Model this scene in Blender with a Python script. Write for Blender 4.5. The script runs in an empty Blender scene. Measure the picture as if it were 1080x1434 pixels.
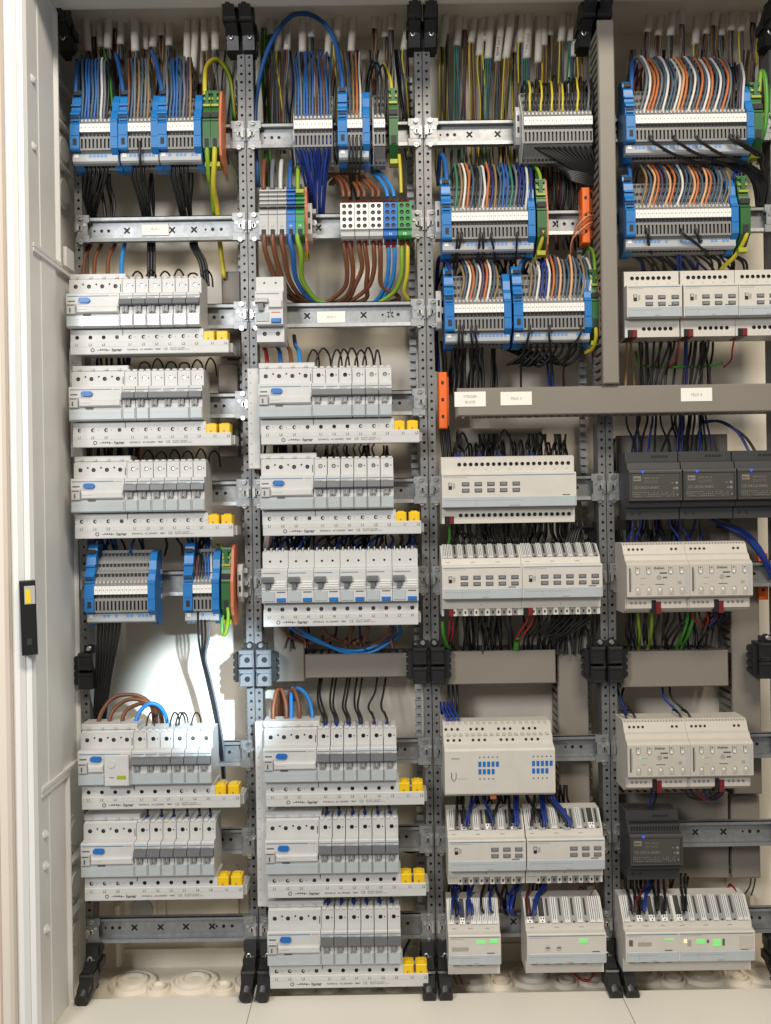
import bpy, math, random
from mathutils import Matrix, Vector
random.seed(7)
C = bpy.context.scene.collection
SC = bpy.context.scene

# ------------------------------------------------------------------ camera
F_PX, DIST, ROLL = 1250.0, 1256.0, math.radians(0.9)     # focal length in px of a 1080 px wide frame, mm to the rail plane
cam_d = bpy.data.cameras.new('camera'); cam = bpy.data.objects.new('camera', cam_d); C.objects.link(cam)
cam_d.sensor_fit = 'HORIZONTAL'; cam_d.sensor_width = 36.0; cam_d.lens = 36.0*F_PX/1080.0
cam_d.clip_start = 0.02; cam_d.clip_end = 50
cam.matrix_world = Matrix.Translation((0, -DIST/1000, 0)) @ Matrix.Rotation(math.pi/2, 4, 'X') @ Matrix.Rotation(-ROLL, 4, 'Z')
SC.camera = cam
# ------------------------------------------------------------------ world, lamps, exposure
w = bpy.data.worlds.new('World'); SC.world = w; w.use_nodes = True
bg = w.node_tree.nodes['Background']; bg.inputs[0].default_value = (1.0, 0.95, 0.88, 1); bg.inputs[1].default_value = 0.23
def lamp(name, kind, loc, target, energy, col, **kw):
    l = bpy.data.lights.new(name, kind); l.energy = energy; l.color = col
    for k, v in kw.items(): setattr(l, k, v)
    o = bpy.data.objects.new(name, l); C.objects.link(o); o.location = loc
    o.rotation_euler = (Vector(target)-Vector(loc)).to_track_quat('-Z', 'Y').to_euler()
    return o
lamp('ceiling_lamp', 'AREA', (0.55, -1.7, 1.75), (0.0, 0, -0.1), 54, (1.0, 0.905, 0.76), shape='RECTANGLE', size=0.9, size_y=0.4)
lamp('torch_beam', 'SPOT', (0.10, -0.82, 0.06), (-0.275, 0.09, -0.282), 165, (0.66, 0.85, 1.0), spot_size=math.radians(14), spot_blend=1.0, shadow_soft_size=0.012)
lamp('front_fill', 'AREA', (-0.85, -1.9, 0.70), (-0.1, 0, -0.15), 30, (0.96, 0.97, 0.98), shape='RECTANGLE', size=0.45, size_y=0.45)  # fill added to brighten the recesses, from the side the wire shadows imply
SC.view_settings.view_transform = 'Standard'; SC.view_settings.look = 'None'
SC.view_settings.exposure = -0.2; SC.view_settings.gamma = 1.0; SC.view_settings.use_curve_mapping = False

# ------------------------------------------------------------------ helpers
def mm(px, py, d=0.0):
    """photo pixel -> cabinet millimetres (x, z) on the plane d mm in front of the rails"""
    u, v = px-540.0, 717.0-py
    s = F_PX/(DIST-d)
    return ((u*math.cos(ROLL)+v*math.sin(ROLL))/s, (-u*math.sin(ROLL)+v*math.cos(ROLL))/s)

_mats = {}
def mat(name, rgb, rough=0.45, metal=0.0, var=0.06, scale=60.0, bump=0.0, emit=None, spec=0.5, coat=0.0):
    if name in _mats: return _mats[name]
    m = bpy.data.materials.new(name); m.use_nodes = True; nt = m.node_tree
    b = nt.nodes['Principled BSDF']
    b.inputs['Roughness'].default_value = rough; b.inputs['Metallic'].default_value = metal
    b.inputs['Specular IOR Level'].default_value = spec; b.inputs['Coat Weight'].default_value = coat
    geo = nt.nodes.new('ShaderNodeNewGeometry'); nz = nt.nodes.new('ShaderNodeTexNoise')
    nz.inputs['Scale'].default_value = scale; nz.inputs['Detail'].default_value = 4
    nt.links.new(geo.outputs['Position'], nz.inputs['Vector'])
    mix = nt.nodes.new('ShaderNodeMix'); mix.data_type = 'RGBA'
    lo = [max(0, c*(1-var*1.6)) for c in rgb]; hi = [min(1, c*(1+var)) for c in rgb]
    mix.inputs['A'].default_value = (*lo, 1); mix.inputs['B'].default_value = (*hi, 1)
    nt.links.new(nz.outputs['Fac'], mix.inputs['Factor']); nt.links.new(mix.outputs['Result'], b.inputs['Base Color'])
    mr = nt.nodes.new('ShaderNodeMapRange'); mr.inputs['To Min'].default_value = max(0.05, rough-0.1); mr.inputs['To Max'].default_value = min(1, rough+0.12)
    nz2 = nt.nodes.new('ShaderNodeTexNoise'); nz2.inputs['Scale'].default_value = scale*0.35; nz2.inputs['Detail'].default_value = 5
    nt.links.new(geo.outputs['Position'], nz2.inputs['Vector'])
    nt.links.new(nz2.outputs['Fac'], mr.inputs['Value']); nt.links.new(mr.outputs['Result'], b.inputs['Roughness'])
    if bump:
        bp = nt.nodes.new('ShaderNodeBump'); bp.inputs['Strength'].default_value = bump; bp.inputs['Distance'].default_value = 0.0006
        nz3 = nt.nodes.new('ShaderNodeTexNoise'); nz3.inputs['Scale'].default_value = 900; nt.links.new(geo.outputs['Position'], nz3.inputs['Vector'])
        nt.links.new(nz3.outputs['Fac'], bp.inputs['Height']); nt.links.new(bp.outputs['Normal'], b.inputs['Normal'])
    if emit:
        b.inputs['Emission Color'].default_value = (*emit[0], 1); b.inputs['Emission Strength'].default_value = emit[1]
    _mats[name] = m; return m
WHITE = mat('white_plastic', (0.56, 0.56, 0.55), 0.42, bump=0.15)
WARM_WHITE = mat('warm_lit_white_plastic', (0.585, 0.555, 0.50), 0.45, bump=0.15)  # white plastic with the warm light's tint put into its colour
BEIGE = mat('beige_plastic', (0.53, 0.49, 0.43), 0.5, bump=0.2)
ENAM = mat('enamel_sheet', (0.78, 0.74, 0.66), 0.4, var=0.03, scale=8)
SIDE = mat('side_moulding', (0.82, 0.82, 0.80), 0.45, var=0.03, scale=8)
BACK = mat('back_moulding', (0.77, 0.70, 0.585), 0.5, var=0.05, scale=9)
PINK = mat('painted_wall', (0.80, 0.71, 0.62), 0.6, var=0.03, scale=12)
STEEL = mat('galvanised_steel', (0.31, 0.32, 0.33), 0.45, metal=0.65, var=0.2, scale=150, bump=0.1)
POSTS = mat('post_steel', (0.20, 0.20, 0.20), 0.48, metal=0.55, var=0.2, scale=120, bump=0.1)
SCREW = mat('screw_zinc', (0.62, 0.62, 0.60), 0.28, metal=0.95)
DUCT = mat('grey_pvc', (0.215, 0.19, 0.16), 0.5, var=0.05, scale=20, bump=0.1)
BLUE = mat('blue_terminal_plastic', (0.008, 0.155, 0.44), 0.38, var=0.08)
BLUE2 = mat('blue_button_plastic', (0.012, 0.14, 0.46), 0.4)
TGREY = mat('grey_terminal_plastic', (0.22, 0.217, 0.21), 0.45)
LGREY = mat('light_grey_plastic', (0.46, 0.46, 0.45), 0.42)
MARK = mat('marker_white', (0.80, 0.79, 0.76), 0.5)
DARK = mat('dark_recess', (0.010, 0.010, 0.010), 0.6)
BLACK = mat('black_plastic', (0.012, 0.012, 0.013), 0.38)
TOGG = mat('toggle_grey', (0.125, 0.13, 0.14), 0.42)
WINDOW = mat('label_window', (0.43, 0.47, 0.49), 0.25, coat=0.3)
BARCOV = mat('busbar_cover', (0.42, 0.44, 0.46), 0.25, coat=0.4)
PALEB = mat('pale_blue_lettering', (0.12, 0.26, 0.55), 0.5)
LINE = mat('blue_grey_print', (0.10, 0.20, 0.30), 0.5)
INK = mat('grey_print', (0.10, 0.10, 0.10), 0.6)
INKL = mat('pale_print', (0.35, 0.33, 0.30), 0.6)
YELL = mat('yellow_cap', (0.80, 0.52, 0.006), 0.4)
GREEN = mat('green_terminal_plastic', (0.02, 0.11, 0.025), 0.4)
GREENB = mat('green_block_plastic', (0.03, 0.26, 0.06), 0.4)
YG = mat('yellow_green_clip', (0.34, 0.36, 0.02), 0.4)
ORAN = mat('orange_plastic', (0.80, 0.14, 0.015), 0.42)
ORPL = mat('orange_end_plate', (0.58, 0.16, 0.07), 0.5)
RED = mat('red_plastic', (0.16, 0.012, 0.015), 0.4)
CHAR = mat('charcoal_plastic', (0.035, 0.035, 0.037), 0.5, bump=0.2)
CHAR2 = mat('charcoal_label', (0.062, 0.058, 0.052), 0.5)
PLAB = mat('pale_label_print', (0.22, 0.20, 0.16), 0.55)
PAPER = mat('paper_sticker', (0.82, 0.79, 0.72), 0.7, var=0.02)
GLED = mat('green_led', (0.2, 0.6, 0.2), 0.4, emit=((0.25, 1.0, 0.25), 0.38))
BLED = mat('blue_led', (0.05, 0.1, 0.6), 0.4, emit=((0.08, 0.16, 1.0), 0.35))
WLED = mat('amber_led', (0.9, 0.8, 0.5), 0.4, emit=((1.0, 0.85, 0.5), 0.4))
COB = mat('yellow_phosphor', (0.85, 0.62, 0.04), 0.4)
SHEATH = mat('grey_cable_sheath', (0.66, 0.61, 0.53), 0.5, var=0.05)
WC = {k: mat('wire_'+k, c, 0.46, var=0.1, scale=200) for k, c in {
 'blue': (0.015, 0.10, 0.33), 'bright blue': (0.02, 0.20, 0.55), 'dark blue': (0.008, 0.02, 0.14), 'royal blue': (0.008, 0.03, 0.20), 'black': (0.011, 0.011, 0.012),
 'white': (0.62, 0.60, 0.55), 'orange': (0.46, 0.13, 0.035), 'brown': (0.16, 0.055, 0.022), 'grey': (0.13, 0.15, 0.17), 'slate': (0.05, 0.085, 0.13),
 'yellow': (0.58, 0.48, 0.03), 'green': (0.05, 0.25, 0.02), 'lime': (0.22, 0.36, 0.02), 'teal': (0.03, 0.16, 0.11), 'red': (0.28, 0.012, 0.015),
 'peach': (0.60, 0.33, 0.17), 'violet': (0.07, 0.045, 0.09), 'pale': (0.50, 0.52, 0.52), 'tan': (0.22, 0.15, 0.07), 'dark red': (0.11, 0.02, 0.02)}.items()}

class MB:
    """collects faces; coordinates (x, d, z) in mm, d towards the viewer"""
    def __init__(s): s.v = []; s.f = []; s.mi = []; s.mats = []; s.sm = []
    def m(s, mt):
        if mt not in s.mats: s.mats.append(mt)
        return s.mats.index(mt)
    def add(s, vs, fs, mt, smooth=False):
        b = len(s.v); s.v += vs; i = s.m(mt)
        for f in fs: s.f.append([b+k for k in f]); s.mi.append(i); s.sm.append(smooth)
        return s
    def box(s, x0, x1, d0, d1, z0, z1, mt):
        vs = [(x, d, z) for x in (x0, x1) for d in (d0, d1) for z in (z0, z1)]
        return s.add(vs, [(0,1,3,2),(4,6,7,5),(0,4,5,1),(2,3,7,6),(0,2,6,4),(1,5,7,3)], mt)
    def cbox(s, x0, x1, d0, d1, z0, z1, mt, c=0.8):
        """box whose front edges are chamfered"""
        vs = [(x0,d0,z0),(x1,d0,z0),(x1,d0,z1),(x0,d0,z1),(x0,d1-c,z0),(x1,d1-c,z0),(x1,d1-c,z1),(x0,d1-c,z1),
              (x0+c,d1,z0+c),(x1-c,d1,z0+c),(x1-c,d1,z1-c),(x0+c,d1,z1-c)]
        fs = [(0,3,2,1),(0,1,5,4),(1,2,6,5),(2,3,7,6),(3,0,4,7),(4,5,9,8),(5,6,10,9),(6,7,11,10),(7,4,8,11),(8,9,10,11)]
        return s.add(vs, fs, mt)
    def prism(s, prof, x0, x1, mt):
        n = len(prof); vs = [(x0, d, z) for d, z in prof]+[(x1, d, z) for d, z in prof]
        return s.add(vs, [tuple(range(n)), tuple(range(2*n-1, n-1, -1))]+[(i, n+i, n+(i+1) % n, (i+1) % n) for i in range(n)], mt)
    def prismz(s, prof, z0, z1, mt):
        n = len(prof); vs = [(x, d, z0) for x, d in prof]+[(x, d, z1) for x, d in prof]
        return s.add(vs, [tuple(range(n)), tuple(range(2*n-1, n-1, -1))]+[(i, n+i, n+(i+1) % n, (i+1) % n) for i in range(n)], mt)
    def prismd(s, prof, d0, d1, mt):
        n = len(prof); vs = [(x, d0, z) for x, z in prof]+[(x, d1, z) for x, z in prof]
        return s.add(vs, [tuple(range(n)), tuple(range(2*n-1, n-1, -1))]+[(i, n+i, n+(i+1) % n, (i+1) % n) for i in range(n)], mt)
    def cyl(s, a, b, r, mt, n=10, r2=None):
        a, b = Vector(a), Vector(b); t = (b-a).normalized(); r2 = r if r2 is None else r2
        u = t.cross(Vector((0,0,1)) if abs(t.z) < .9 else Vector((1,0,0))).normalized(); w_ = t.cross(u)
        vs = [tuple(a+r*(math.cos(2*math.pi*i/n)*u+math.sin(2*math.pi*i/n)*w_)) for i in range(n)]+[tuple(b+r2*(math.cos(2*math.pi*i/n)*u+math.sin(2*math.pi*i/n)*w_)) for i in range(n)]
        s.add(vs, [(i, (i+1) % n, n+(i+1) % n, n+i) for i in range(n)], mt, True)
        b0 = len(s.v)-2*n; k = s.m(mt)
        for f in (list(range(b0, b0+n)), list(range(b0+n, b0+2*n))): s.f.append(f); s.mi.append(k); s.sm.append(False)
        return s
    def tile(s, x0, x1, z0, z1, d, hx, hz, rad, depth, mt, mh, floor=True, n=10):
        """front face with a real hole; rad = radius or function(angle)"""
        rf = rad if callable(rad) else (lambda a: rad)
        an = [2*math.pi*i/n for i in range(n)]+[math.atan2(z-hz, x-hx) % (2*math.pi) for x in (x0, x1) for z in (z0, z1)]
        if callable(rad): an += [math.pi/4*k+o for k in range(8) for o in (-.2, .2)]
        an = sorted(set(round(a % (2*math.pi), 5) for a in an)); k = len(an); o = []; i_ = []; q = []
        for a in an:
            c, t = math.cos(a), math.sin(a); L = 1e9
            if c > 1e-6: L = min(L, (x1-hx)/c)
            if c < -1e-6: L = min(L, (x0-hx)/c)
            if t > 1e-6: L = min(L, (z1-hz)/t)
            if t < -1e-6: L = min(L, (z0-hz)/t)
            o.append((hx+L*c, d, hz+L*t)); r = rf(a); i_.append((hx+r*c, d, hz+r*t)); q.append((hx+r*c, d-depth, hz+r*t))
        s.add(o+i_, [(j, (j+1) % k, k+(j+1) % k, k+j) for j in range(k)], mt)
        s.add(i_+q, [(j, (j+1) % k, k+(j+1) % k, k+j) for j in range(k)], mh)
        if floor: s.add(q, [tuple(range(k))], mh)
        return s
    def slab(s, x0, x1, z0, z1, d0, d1, holes, mt, mh=None, depth=2.2, screw=None):
        """front slab with one row of holes [(x, z, r)] and closed edges"""
        mh = mh or DARK
        s.add([(x, d, z) for d in (d0, d1) for x, z in ((x0,z0),(x1,z0),(x1,z1),(x0,z1))], [(0,1,5,4),(1,2,6,5),(2,3,7,6),(3,0,4,7)], mt)
        hs = sorted(holes); e = [x0]+[(hs[i][0]+hs[i+1][0])/2 for i in range(len(hs)-1)]+[x1]
        for i, (hx, hz, r) in enumerate(hs):
            s.tile(e[i], e[i+1], z0, z1, d1, hx, hz, r, depth, mt, mh)
            if screw: s.cyl((hx, d1-depth, hz), (hx, d1-depth+0.9, hz), r*0.72, screw, 8)
        return s
    def tube(s, pts, r, mt, n=6, cap=True):
        P = [Vector(p) for p in pts]; k = len(P); vs = []; prev = None
        for i, p in enumerate(P):
            t = (P[min(i+1, k-1)]-P[max(i-1, 0)]); t = t.normalized() if t.length > 1e-9 else Vector((0,0,1))
            if prev is None: u = t.cross(Vector((0,1,0)) if abs(t.y) < .9 else Vector((1,0,0))).normalized()
            else:
                u = prev-t*prev.dot(t); u = u.normalized() if u.length > 1e-6 else t.cross(Vector((1,0,0))).normalized()
            prev = u; w_ = t.cross(u)
            vs += [tuple(p+r*(math.cos(2*math.pi*j/n)*u+math.sin(2*math.pi*j/n)*w_)) for j in range(n)]
        fs = [(i*n+j, i*n+(j+1) % n, (i+1)*n+(j+1) % n, (i+1)*n+j) for i in range(k-1) for j in range(n)]
        if cap: fs += [tuple(range(n)), tuple(range((k-1)*n, k*n))]
        return s.add(vs, fs, mt, True)
    def sbox(s, x0, x1, t0, t1, h0, h1, o, ang, mt):
        """box on a slope: t along the slope (up and back), h along its outward normal"""
        ca, sa = math.cos(ang), math.sin(ang)
        vs = []
        for x in (x0, x1):
            for t in (t0, t1):
                for h in (h0, h1): vs.append((x, o[0]-t*ca+h*sa, o[1]+t*sa+h*ca))
        return s.add(vs, [(0,1,3,2),(4,6,7,5),(0,4,5,1),(2,3,7,6),(0,2,6,4),(1,5,7,3)], mt)
    def mesh(s, name):
        me = bpy.data.meshes.new(name)
        me.from_pydata([(x/1000, -d/1000, z/1000) for x, d, z in s.v], [], s.f)
        for mt in s.mats: me.materials.append(mt)
        me.polygons.foreach_set('material_index', s.mi); me.polygons.foreach_set('use_smooth', s.sm)
        me.update(); return me
def link(name, me, parent=None, loc=None):
    o = bpy.data.objects.new(name, me); C.objects.link(o)
    if loc: o.location = (loc[0]/1000, -loc[1]/1000, loc[2]/1000)
    if parent: o.parent = parent
    return o
def tag(o, label, cat, group=None, kind=None):
    if label: o['label'] = label
    if cat: o['category'] = cat
    if group: o['group'] = group
    if kind: o['kind'] = kind
    return o
def thing(name, label, cat, loc=(0,0,0), group=None): return tag(link(name, None, None, loc), label, cat, group)
_cache = {}
def part(name, parent, key, fn, loc=None):
    """a part whose mesh is shared by everything built with the same key"""
    if key is None or key not in _cache:
        b = MB(); fn(b); me = b.mesh(name)
        if key is not None: _cache[key] = me
    else: me = _cache[key]
    return link(name, me, parent, loc)
def solo(name, fn, label, cat, group=None, kind=None, loc=None):
    b = MB(); fn(b); return tag(link(name, b.mesh(name), None, loc), label, cat, group, kind)
_tx = {}
def text_mesh(s, size, mt, bold=0.0, align='LEFT'):
    k = (s, size, mt.name, bold, align)
    if k not in _tx:
        cu = bpy.data.curves.new('lettering', 'FONT'); cu.body = s; cu.size = size/1000; cu.align_x = align; cu.resolution_u = 2; cu.offset = bold*size/1000
        cu.space_line = 1.0
        o = bpy.data.objects.new('lettering_source', cu); C.objects.link(o)
        dg = bpy.context.evaluated_depsgraph_get(); me = bpy.data.meshes.new_from_object(o.evaluated_get(dg))
        me.materials.clear(); me.materials.append(mt); bpy.data.objects.remove(o); bpy.data.curves.remove(cu)
        me.name = 'lettering'; _tx[k] = me
    return _tx[k]
def text(s, size, parent, x, d, z, mt=INK, bold=0.0, align='LEFT', rot=0.0, name='lettering'):
    o = link(name, text_mesh(s, size, mt, bold, align), parent, (x, d, z)); o.rotation_euler = (math.pi/2, -rot, 0); return o
ORD = ['first', 'second', 'third', 'fourth', 'fifth', 'sixth', 'seventh', 'eighth', 'ninth', 'tenth']
BAY = ['leftmost bay', 'second bay', 'third bay', 'rightmost bay']
RZ = {r: v/0.995 for r, v in zip((1,2,3,4,5,6,8,9,10), (530,402,278,153,30,-95,-335,-458,-580))}   # rail heights, mm

# ------------------------------------------------------------------ the cabinet shell
XL, XR = -437, 800
cab = thing('electrical_cabinet', 'wide open enamelled distribution cabinet that holds all the rails and wiring', 'cabinet', (0, 0, -700))
def shell(name, fn): b = MB(); fn(b); o = link(name, b.mesh(name), cab, (0, 0, 700)); return o
BD = -95
shell('back_panel', lambda b: b.box(-470, XR, BD-6, BD, -712, 735, BACK))
def f_(b):
    b.box(XL-30, XR, BD, 36, -700, -684, BACK)
shell('floor_plate', f_)
shell('ceiling_plate', lambda b: b.box(XL-30, XR, BD, 60, 716, 724, BACK))
# forward collar of the cabinet, smooth sheet
for i, (a, b_) in enumerate(((XL, -190.5), (-189.5, 308), (309, XR))):
    def f_(b, a=a, b_=b_):
        b.prism([(36, -674), (36, -660), (41, -657), (165, -658), (165, -700), (36, -700)], a, b_, ENAM)
    shell('sill', f_)
shell('head_plate', lambda b: b.prism([(43, 689), (47, 688), (160, 689), (160, 730), (43, 730)], XL, XR, ENAM))
# left side: recessed moulded wall with oval knock-outs, and the collar sections in front of it
def f_(b):
    b.box(-474, -462, BD, 40, -712, 735, SIDE)
    for zc in [650, 590, 530, 470] + [-455, -530, -600]:
        prof = [(-6+26*math.cos(a), zc+24*math.sin(a)) for a in [2*math.pi*k/20 for k in range(20)]]
        b.prism([(d-26, z) for d, z in prof], -462, -457, SIDE)
        b.prism([((d+6)*.72-32, zc+(z-zc)*.72) for d, z in prof], -457, -454.5, SIDE)
    for zc in (620, 560, 500, -490, -565): b.box(-462, -450, -60, 0, zc-2, zc+2, SIDE)
shell('side_wall', f_)
def wallsec(z0, z1, dback, name):
    def f_(b):
        b.box(XL-9, XL-3, dback, 140, z0, z1, SIDE)
        b.box(XL-3, XL, 60, 110, z0, z1, SIDE)
        b.prismz([(XL-3, dback+6), (XL+2, dback+3), (XL+2, dback), (XL-3, dback)], z0, z1, SIDE)
        b.box(XL-3, XL-1, 110, 138, z0, z1, SIDE)
        for zz in (z0, z1-5): b.box(XL-3, XL+2.5, dback, 139, zz, zz+5, SIDE)
    shell(name, f_)
wallsec(340, 688, 43, 'side_cover'); wallsec(-345, 339, -8, 'side_cover'); wallsec(-690, -346, 40, 'side_cover')
for zc in (555, 470, -400, -440, -520): shell('knob', lambda b: b.cyl((XL-3, 128, zc-2), (XL+1.5, 128, zc+2), 5, SIDE, 12))
shell('latch_plate', lambda b: b.cbox(XL-1, XL+4, -2, 30, 345, 372, SIDE, 1.0))
def f_(b):
    b.prismz([(XL-9, 139), (XL+1, 139), (XL+1, 150), (XL-2, 156), (XL-9, 156)], -760, 760, SIDE)
    b.prismz([(XL-22, 146), (XL-9, 146), (XL-9, 158), (XL-14, 163), (XL-22, 163)], -760, 760, SIDE)
shell('front_flange', f_)
solo('door_frame', lambda b: (b.prismz([(XL-60, 150), (XL-22.4, 150), (XL-22.4, 172), (XL-26, 176), (XL-35, 176), (XL-37, 172), (XL-38, 176), (XL-60, 176)], -780, 780, PINK)),
     'pinkish door frame strip along the left edge of the cabinet', 'frame')
tag(solo('wall', lambda b: b.box(-900, XL-60.4, 130, 168, -800, 800, PINK), 'pale wall left of the cabinet', 'wall'), None, None, None, 'structure')
# floor knock-outs: stepped rings
def rings(b, x, d, z, r, n=26):
    steps = [(r, 0), (r*.94, 6), (r*.84, 7), (r*.78, 2.5), (r*.66, 3), (r*.60, 9), (r*.46, 9.5), (r*.40, 5), (0.5, 5)]
    vs = []; 
    for rr, h in steps: vs += [(x+rr*math.cos(2*math.pi*k/n), d+rr*.9*math.sin(2*math.pi*k/n), z+h) for k in range(n)]
    fs = [(i*n+k, i*n+(k+1) % n, (i+1)*n+(k+1) % n, (i+1)*n+k) for i in range(len(steps)-1) for k in range(n)]
    b.add(vs, fs, BACK)
for bx0 in (-430, -184, 64, 312):
    for dx, r in ((50, 36), (92, 18), (140, 36), (186, 18), (226, 32)):
        b = MB(); rings(b, bx0+dx, -46+(0 if r > 20 else 18), -683.8, r); link('knockout', b.mesh('knockout'), cab, (0, 0, 700))
# moulded ribs low on the back panel of each bay
for bx0 in (-425, -180, 67, 315):
    def f_(b, bx0=bx0):
        b.box(bx0+14, bx0+224, BD, BD+5, -690, -684, BACK)
        b.box(bx0+80, bx0+84, BD, BD+7, -672, -560, BACK); b.box(bx0+190, bx0+194, BD, BD+7, -672, -560, BACK)
        b.box(bx0+84, bx0+190, BD, BD+6, -645, -641, BACK)
        b.box(bx0+110, bx0+146, BD, BD+9, -672, -648, BACK); b.box(bx0+116, bx0+121, BD+9, BD+12, -668, -652, BACK); b.box(bx0+132, bx0+137, BD+9, BD+12, -668, -652, BACK)
        b.cyl((bx0+48, BD, -560), (bx0+48, BD+7, -560), 17, LGREY, 20); b.cyl((bx0+48, BD, -625), (bx0+48, BD+7, -625), 17, LGREY, 20)
        b.box(bx0+28, bx0+70, BD, BD+4, -655, -535, BACK)
        b.box(bx0+14, bx0+20, BD, BD+24, -700, -610, BACK); b.box(bx0+218, bx0+224, BD, BD+24, -700, -610, BACK)
    shell('moulded_rib', f_).location.z = 0.730
# magnetic work lamp on the left flange
lx, lz = mm(39, 866, 170)
wl = thing('work_lamp', 'slim black magnetic work lamp with a yellow light panel on the left flange', 'lamp', (lx+1, 168, lz-44)); wl.rotation_euler = (0, math.radians(-1.2), math.radians(24))
part('body', wl, None, lambda b: b.cbox(-9, 9, -9, 9, 0, 90, BLACK, 1.6)); part('light_panel', wl, None, lambda b: b.box(-4, 8, 9, 9.6, 62, 84, LGREY)); part('diode', wl, None, lambda b: b.box(-3, 3, 9.6, 10.1, 63, 80, COB))
part('switch', wl, None, lambda b: b.cbox(-3, 3, 9, 10, 12, 20, CHAR, .5))

# ------------------------------------------------------------------ posts
def post_mesh():
    b = MB(); z = -640; k = 0
    while z < 655:
        r = 1.7 if k % 5 not in (2, 3) else 2.1
        b.tile(-5.2, 5.2, z, z+11.6 if z+11.6 < 655 else 655, 2, 0.4, z+5.8, r, 3, POSTS, DARK, n=8); z += 11.6; k += 1
    b.add([(-5.2,2,-640),(-5.2,2,655),(-5.2,-26,655),(-5.2,-26,-640)], [(0,1,2,3)], POSTS)
    b.add([(5.2,2,-640),(5.2,2,655),(5.2,-26,655),(5.2,-26,-640)], [(0,1,2,3)], POSTS)
    for sx in (-1, 1): b.add([(sx*5.2,-26,-640),(sx*5.2,-26,655),(sx*1.5,-26,655),(sx*1.5,-26,-640)], [(0,1,2,3)], POSTS)
    return b.mesh('mounting_post')
pm = post_mesh()
PX = [-425, -193.2, -181.8, 55.5, 67, 304.8, 316.2, 554]
PLAB = PLAB
pl = ['perforated steel post along the cabinet\'s left side wall', 'left one of the perforated post pair between first and second bays', 'right one of the perforated post pair between first and second bays',
      'left one of the perforated post pair between second and third bays', 'right one of the perforated post pair between second and third bays',
      'left one of the perforated post pair between third and last bays', 'right one of the perforated post pair between third and last bays', 'perforated steel post at the far right edge']
for x, l in zip(PX, pl):
    o = tag(link('mounting_post', pm, None, (x, 0, 0)), l, 'post', 'perforated mounting posts')
BX = [(-419.8, -198.4), (-176.6, 50.3), (72.2, 299.6), (321.4, 548.8)]
# inner slotted strips behind the posts (wire-holder combs)
def comb(b, z0=-620, z1=640):
    b.box(-4, 4, -62, -58, z0, z1, LGREY)
    z = z0
    while z < z1: b.box(-5, 5, -58, -50, z, z+7, LGREY); z += 12
for x, l in ((-205, 'first'), (44, 'second'), (292, 'third')):
    solo('slotted_strip', comb, 'dim notched strip behind the posts at the right of the %s bay' % l, 'strip', 'notched strips behind the posts', loc=(x, 0, 0))

# ------------------------------------------------------------------ DIN rails
def xhole(a): return 1.5+3.6*max(0, math.cos(2*((a-math.pi/4) % (math.pi/2)))) ** 1.5 if True else 0
def xr(a):
    k = abs(((a-math.pi/4+math.pi/4) % (math.pi/2))-math.pi/4)
    return 5.6 if k < 0.28 else 2.3
def rail(bay, r, label, x0=None, x1=None, cross=(70, 130, 165, 200), web=STEEL):
    a, e = BX[bay]; x0 = a if x0 is None else x0; x1 = e if x1 is None else x1; L = x1-x0
    t = thing('din_rail', label, 'rail', (x0, 0, RZ[r]), 'steel mounting rails')
    def f(b):
        b.prism([(-9, -17.5+5), (-8, -17.5+4), (-1, -17.5+5), (0, -17.5+5), (0.8, -17.5), (-0.4, -17.5), (-0.6, -17.5+4), (-8, -17.5+3)][:8], 0, L, STEEL)
        b.box(0, L, -1.2, 0, -17.5, -12.5, STEEL); b.box(0, L, -1.2, 0, 12.5, 17.5, STEEL)
        b.box(0, L, -8.5, 0, 16.3, 17.5, STEEL); b.box(0, L, -8.5, 0, -17.5, -16.3, STEEL)
        b.box(0, L, -8.5, -1.2, 12.0, 13.2, STEEL); b.box(0, L, -8.5, -1.2, -13.2, -12.0, STEEL)
        feats = [(14, 0, 1.6), (24, 0, 2.4), (34, 0, 2.4)] + [(c, 0, 'x') for c in cross] + [(L-50, 0, 1.6), (L-40, 0, 2.6), (L-28, 0, 2.4)]
        feats = [f_ for f_ in sorted(feats) if 8 < f_[0] < L-8]
        ed = [0]+[(feats[i][0]+feats[i+1][0])/2 for i in range(len(feats)-1)]+[L]
        for i, (hx, hz, rr) in enumerate(feats): b.tile(ed[i], ed[i+1], -12.2, 12.2, -8, hx, hz, xr if rr == 'x' else rr, 1.5, STEEL, DARK, n=8)
    part('channel', t, None, f)
    def br(b, sx=1):
        b.prismd([(-9, -9), (9, -9), (9, 9), (-9, 9)], 0.4, 2.2, STEEL); b.box(-11, 7, -6, 1.8, -19, -9, STEEL); b.box(-11, 7, -6, 1.8, 9, 19, STEEL)
        b.cyl((1, 2, 0), (1, 4.6, 0), 3.6, SCREW, 12); b.cyl((-5, 2, 5), (-5, 3.4, 5), 2.2, SCREW, 8)
        b.box(-0.2, 2.2, 4.6, 4.9, -2.8, 2.8, DARK); b.box(4, 7, 2, 8, -6, 6, SCREW)
    for xx, key in ((-1, 'brL'), (L+1, 'brR')):
        def g(b, key=key):
            br(b)
            if key == 'brL': b.v = [(-x, d, z) for x, d, z in b.v]
        bk_ = part('bracket', t, key, g, (xx, 2.2, 0)); sg = -1 if key == 'brL' else 1
        for zz in (15, -19): part('screw', bk_, ('brs', zz), lambda b: (b.cyl((0, 2.2, zz), (0, 5, zz), 3.2, SCREW, 10), b.box(-2.4, 2.4, 5, 5.15, zz-.4, zz+.4, DARK)))
    return t
used = {0: [1,2,3,4,5,6,8,9,10], 1: [1,2,3,4,5,6,8,9,10], 2: [1,2,3,5,6,8,9,10], 3: [1,2,3,5,6,8,9,10]}
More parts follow.
